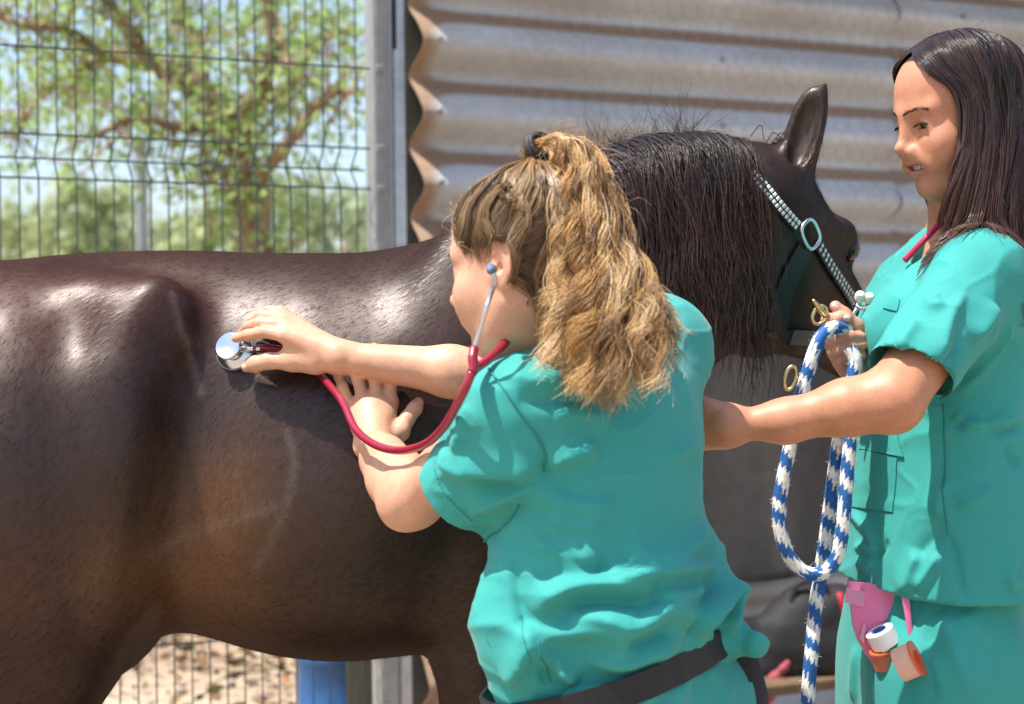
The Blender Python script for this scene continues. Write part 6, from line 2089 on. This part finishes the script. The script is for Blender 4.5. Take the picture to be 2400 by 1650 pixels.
# ================================================================== LEAD ROPE
brass = material('brass', (.62, .46, .22), .3, 1.0)
def braided_rope(name, px, r, parent, mat, ph=0.0):
    ctrl = np.array([P(*q) for q in px])
    c0 = spline(ctrl, 400)
    L = np.concatenate([[0], np.cumsum(np.linalg.norm(np.diff(c0, axis=0), axis=1))])
    n = int(L[-1] / .0022)
    s = np.linspace(0, L[-1], n)
    c = np.stack([np.interp(s, L, c0[:, i]) for i in range(3)], 1)
    t, nn, bb = tube_frames(c)
    K_ = 32
    th = np.arange(K_) / K_ * 2 * math.pi
    S_, T_ = np.meshgrid(s, th, indexing='ij')
    w1_ = np.sin(S_ / .0042 * math.pi + 4 * T_); w2_ = np.sin(S_ / .0042 * math.pi - 4 * T_)
    rr = r * (1 + .085 * np.maximum(np.abs(w1_) * (np.cos(4 * T_) > 0), np.abs(w2_) * (np.cos(4 * T_) <= 0)) - .04)
    v = c[:, None] + nn[:, None] * (np.cos(T_) * rr)[..., None] + bb[:, None] * (np.sin(T_) * rr)[..., None]
    # blocks of colour that climb round the rope with ragged, toothed edges
    tooth_ = .0042 * (np.abs(((T_ * 8 / math.pi) % 2) - 1) - .5) * 2
    irr = .006 * np.sin(S_ * 41 + ph * 90) + .004 * np.sin(S_ * 97 + 1.3)
    blk_ = ((S_ + irr + T_ * .0062 + tooth_ * (1 + .5 * np.sin(S_ * 310)) + ph) / .0215) % 2
    white = blk_ < .95
    C = np.where(white[..., None], np.array([.70, .69, .65]), np.array([.011, .095, .30]))
    C = C * (1 + .18 * np.sin(S_ * 2300 + 5 * np.sin(T_ * 3)))[..., None]
    i = np.arange(n * K_).reshape(n, K_)
    q = np.stack([i[:-1], np.roll(i, -1, 1)[:-1], np.roll(i, -1, 1)[1:], i[1:]], -1).reshape(-1, 4)
    ob = mesh(name, v.reshape(-1, 3), q, mat, parent, True, C.reshape(-1, 3))
    rs_ = np.random.RandomState(len(px))
    kk = rs_.randint(0, n * K_, 900)                            # loose fibres that stand off the rope
    o0 = v.reshape(-1, 3)[kk]; c0_ = np.repeat(c, K_, 0)[kk]; nn_ = (o0 - c0_) / np.linalg.norm(o0 - c0_, axis=1)[:, None]
    fd = nn_ * .6 + rs_.normal(size=(900, 3)) * .7; fd /= np.linalg.norm(fd, axis=1)[:, None]
    le = rs_.uniform(.002, .006, (900, 1))
    pp_ = np.stack([o0, o0 + fd * le * .5 + rs_.normal(size=(900, 3)) * .0006, o0 + fd * le], 1)
    fv, fq, fs, fa = strands(pp_, np.full((900, 3), .00022))
    mesh('loose_fibres', fv, fq, mat, ob, True, C.reshape(-1, 3)[kk][fs])
    return ob
ropem = material('woven_nylon_rope', rough=.6, spec=.35, attr='Col', bumps=[(900, .5, .001)], sheen=.1)
rope = empty('lead_rope', P(1950, 780, 2.47), 'thick blue and white braided lead rope looped through the hand', 'rope')
braided_rope('rope_strand', [(1985, 775, 2.495), (1955, 768, 2.468), (1926, 788, 2.455), (1906, 832, 2.45), (1890, 885, 2.45), (1876, 940, 2.45), (1860, 1010, 2.45), (1842, 1090, 2.45), (1828, 1170, 2.45), (1828, 1235, 2.45), (1845, 1295, 2.452), (1880, 1338, 2.456), (1922, 1345, 2.458), (1955, 1318, 2.458), (1972, 1260, 2.455), (1980, 1180, 2.455), (1987, 1090, 2.46), (1995, 1000, 2.465), (2003, 930, 2.47), (2006, 870, 2.475), (1998, 820, 2.48)], .0096, rope, ropem)
foot_y = P(1880, 1650, 2.47)
braided_rope('rope_strand', [(1990, 815, 2.465), (2004, 845, 2.462), (1998, 885, 2.46), (1985, 930, 2.455), (1972, 1000, 2.475), (1958, 1090, 2.482), (1946, 1180, 2.487), (1934, 1270, 2.49), (1922, 1350, 2.492), (1911, 1430, 2.48), (1902, 1530, 2.47), (1893, 1650, 2.47), (1888, 1900, 2.47), (1890, 2300, 2.47), (1900, 2600, 2.47), (1930, 2830, 2.48), (2010, 2835, 2.47)], .0096, rope, ropem, .014)
oval(P(1852, 886, 2.44), np.array([.25, 0, 1.0]), np.array([1.0, 0, -.25]), .016, .007, None, .0026, 'brass_ring', brass, rope, 2.2)
oval(P(1921, 738, 2.485), np.array([.5, 0, 1.0]), np.array([1.0, 0, -.5]), .012, .008, None, .0026, 'snap_ring', brass, rope, 2.2)
MB().tube(spline([P(1935, 742, 2.485), P(1920, 722, 2.478), P(1905, 702, 2.475)], 10), [.0036, .0042, .0046, .0048, .0048, .0046, .0042, .0036, .003, .002], 8).build('snap_hook', brass, rope, True)

# ================================================================== TAPE HOLDER AND ROLLS AT THE HIP
pink = material('pink_vinyl', (.70, .17, .36), .45, 0, .4, noise=(15, .1))
hold = empty('tape_holder', P(2045, 1400, 2.42), 'pink vinyl tape holder hanging below the hem of the scrub top', 'tape holder')
YP = lambda u, v, d=.0: (lambda h: (h[1] if h is not None else 2.45) - d)(tf2.hit(u, v))
def slab(name, outline, Yc, thick, mat, parent, bend=.0):
    o = np.array([P(u, v, Yc) for u, v in outline])
    n = len(o)
    c = o.mean(0)
    wv = bend * np.sin((o[:, 2] - o[:, 2].min()) * 40)
    o[:, 1] += wv
    v = np.vstack([o + [0, -thick, 0], o + [0, thick, 0], [c + [0, -thick - .003, 0]], [c + [0, thick, 0]]])
    f = []
    for i in range(n):
        j = (i + 1) % n
        f += [(i, j, 2 * n), (j + n, i + n, 2 * n + 1)]
    q = [(i, i + n, (i + 1) % n + n, (i + 1) % n) for i in range(n)]
    ob = mesh(name, v, [np.array(f), np.array(q)], mat, parent, True)
    ob.data.set_sharp_from_angle(angle=math.radians(50))
    return ob
yp = YP(2060, 1430, .012)
pl = slab('pouch', [(1986, 1360), (2104, 1375), (2098, 1420), (2088, 1465), (2070, 1510), (2062, 1545), (2048, 1560), (2030, 1535), (2010, 1500), (1999, 1465), (1993, 1418)], yp, .004, pink, hold, .003)
slab('clasp', [(1984, 1378), (2027, 1386), (2023, 1422), (1981, 1412)], yp - .008, .003, material('pale_pink_vinyl', (.62, .24, .40), .4), hold)
slab('loop', [(2110, 1380), (2128, 1386), (2136, 1450), (2143, 1525), (2134, 1522), (2124, 1460)], YP(2125, 1450, .008), .002, pink, hold)
slab('fold', [(2024, 1458), (2031, 1470), (2026, 1512), (2014, 1495)], yp - .006, .002, material('light_pink_vinyl', (.75, .32, .46), .4), hold)
def tape_roll(px, Y, axis, ro, ri, h, ctape, ccore, label, rim=None):
    c = P(px[0], px[1], Y)
    z = nrm(axis); x = nrm(np.cross([0, 1, .2], z)); R_ = np.stack([x, np.cross(z, x), z], 1)
    e = empty('tape_roll', c, label, 'tape', 'tape rolls at the hip')
    MB().lathe([(ri, -h), (ro - .001, -h), (ro, -h + .001), (ro, h - .001), (ro - .001, h), (ri, h), (ri, -h)], c, R_, 36).build('tape', ctape, e, True, 40)
    MB().lathe([(ri * .82, -h * 1.04), (ri * 1.0, -h * 1.04), (ri * 1.0, h * 1.04), (ri * .82, h * 1.04), (ri * .82, -h * 1.04)], c, R_, 30).build('core', ccore, e, True, 40)
    if rim is not None:
        MB().lathe([(ri, rim[1] * h), (ro * 1.08, rim[1] * h), (ro * 1.08, rim[1] * (h + .003)), (ri, rim[1] * (h + .003)), (ri, rim[1] * h)], c, R_, 36).build('rim', rim[0], e, True, 40)
white_t = material('white_cloth_tape', (.74, .72, .68), .8, bumps=[(500, .3, .001)])
blue_c = material('blue_core', (.12, .2, .45), .5)
orange = material('orange_plastic', (.75, .10, .03), .35)
brown_t = material('brown_tape', (.42, .13, .07), .6)
peach = material('peach_cloth_tape', (.70, .42, .32), .8, bumps=[(500, .3, .001)])
tape_roll((2069, 1494), yp - .024, np.array([-.45, -.10, .88]), .0205, .012, .012, white_t, blue_c, 'white roll of tape with a blue core hanging from the pink holder')
tape_roll((2072, 1546), yp - .022, np.array([-.25, -.2, .95]), .0165, .010, .012, brown_t, orange, 'brown roll of tape with an orange rim below the white roll', (orange, 1))
tape_roll((2126, 1552), YP(2126, 1552, .022), np.array([.80, -.35, .42]), .0235, .012, .013, peach, orange, 'peach roll of tape with an orange rim on the pink loop', (orange, 1))

# red cord round the neck
hc_, okc = s20.hits(spline([(2240, 506), (2222, 522), (2196, 550), (2165, 583), (2130, 620)], 24))
hc_ = hc_[okc]
cord = hc_ + s20.normal(hc_, .01) * .0085
for _ in range(4): cord[1:-1] = (cord[:-2] + 2 * cord[1:-1] + cord[2:]) / 4
lan = MB().tube(cord, .0046, 10, True).build('neck_cord', material('raspberry_cord', (.50, .02, .08), .4), None, True)
tag(lan, 'raspberry red cord across the collar of the dark haired person', 'cord')

# black pouch hanging from the belt
pch = empty('belt_pouch', P(1735, 1545, 2.2), 'black pouch hanging from the belt beside the knotted scrub top', 'pouch')
pm = material('black_canvas', (.022, .022, .026), .7, 0, .3, noise=(120, .2), bumps=[(500, .4, .001)])
f = Field([Cone(P(1725, 1545, 2.20), P(1745, 1720, 2.20), .020, .030, .02), Ell(P(1745, 1650, 2.20), (.026, .03, .075), None, .02)], lambda p: (.002 * vnoise(p, 60)).astype(np.float32))
V, Q = polygonize(f, .004); mesh('pocket', V, Q, pm, pch)
MB().box(P(1732, 1560, 2.165), (.018, .003, .02), None, .001).build('flap', pm, pch)

# ================================================================== BENCH AND BAG IN FRONT OF THE WALL
BC = on_line(1890, WY - .32); bz = .325
bench = empty('wooden_bench', BC, 'low brown wooden bench in front of the dark rubber sheet', 'bench')
for k in range(3):
    MB().box(BC + LN * (.09 - .09 * k) + [0, 0, bz - .015], (.42, .042, .015), LR, .004).build('plank', brown_tone, bench)
for sx in (-1, 1):
    for sy in (-1, 1):
        MB().box(BC + LD * sx * .36 + LN * sy * .09 + [0, 0, (bz - .03) / 2], (.025, .025, (bz - .03) / 2), LR, .003).build('leg', brown_tone, bench)
bag = empty('equipment_bag', BC + [0, 0, bz], 'black rounded bag with a red stripe standing on the bench', 'bag')
bgm = material('black_nylon_bag', (.016, .016, .018), .65, 0, .35, bumps=[(60, .4, .004)])
bp = lambda u, v, d=0: P(u, v, BC[1] - .02 + d)
hb_ = np.array([bp(1800, 1560), bp(1815, 1480), bp(1880, 1430), bp(1960, 1425), bp(1990, 1560)])
f = Field([Cone(hb_[0], hb_[1], .06, .05, .06), Cone(hb_[1], hb_[2], .05, .06, .06), Cone(hb_[2], hb_[3], .06, .055, .06), Cone(hb_[0], hb_[4], .06, .06, .06), Cone(hb_[3], hb_[4], .055, .06, .05), Ell(bp(1890, 1510), (.12, .085, .11), None, .05)], lambda p: (.004 * vnoise(p, 22)).astype(np.float32))
V, Q = polygonize(f, .008); V[:, 2] = np.maximum(V[:, 2], bz + .001)
mesh('shell', V, Q, bgm, bag)
bagf = f
h, ok = f.hits(spline([(1968, 1390), (1982, 1450), (1986, 1510), (1992, 1560)], 20), 3, 6)
nn = f.normal(h, .01)
MB().tube((h + nn * .002)[ok], .010, 8, True, .004).build('stripe', material('red_webbing', (.35, .015, .025), .6), bag, True)
MB().tube(spline([bp(1850, 1440, -.05), bp(1870, 1370, -.05), bp(1930, 1368, -.05), bp(1950, 1432, -.05)], 20), .008, 8).build('handle', bgm, bag, True)
cl_ = Field([Cone(bp(1790, 1650, -.06), bp(1815, 1590, -.07), .012, .016, .02), Cone(bp(1815, 1590, -.07), bp(1845, 1555, -.08), .016, .010, .02), Cone(bp(1800, 1640, -.07), bp(1835, 1605, -.09), .014, .008, .02)], lambda p: (.004 * vnoise(p, 60)).astype(np.float32))
V, Q = polygonize(cl_, .004)
clo = mesh('red_cloth', V, Q, material('faded_red_cloth', (.32, .06, .07), .8, noise=(30, .3)))
tag(clo, 'crumpled faded red cloth draped on the front of the bag', 'cloth')
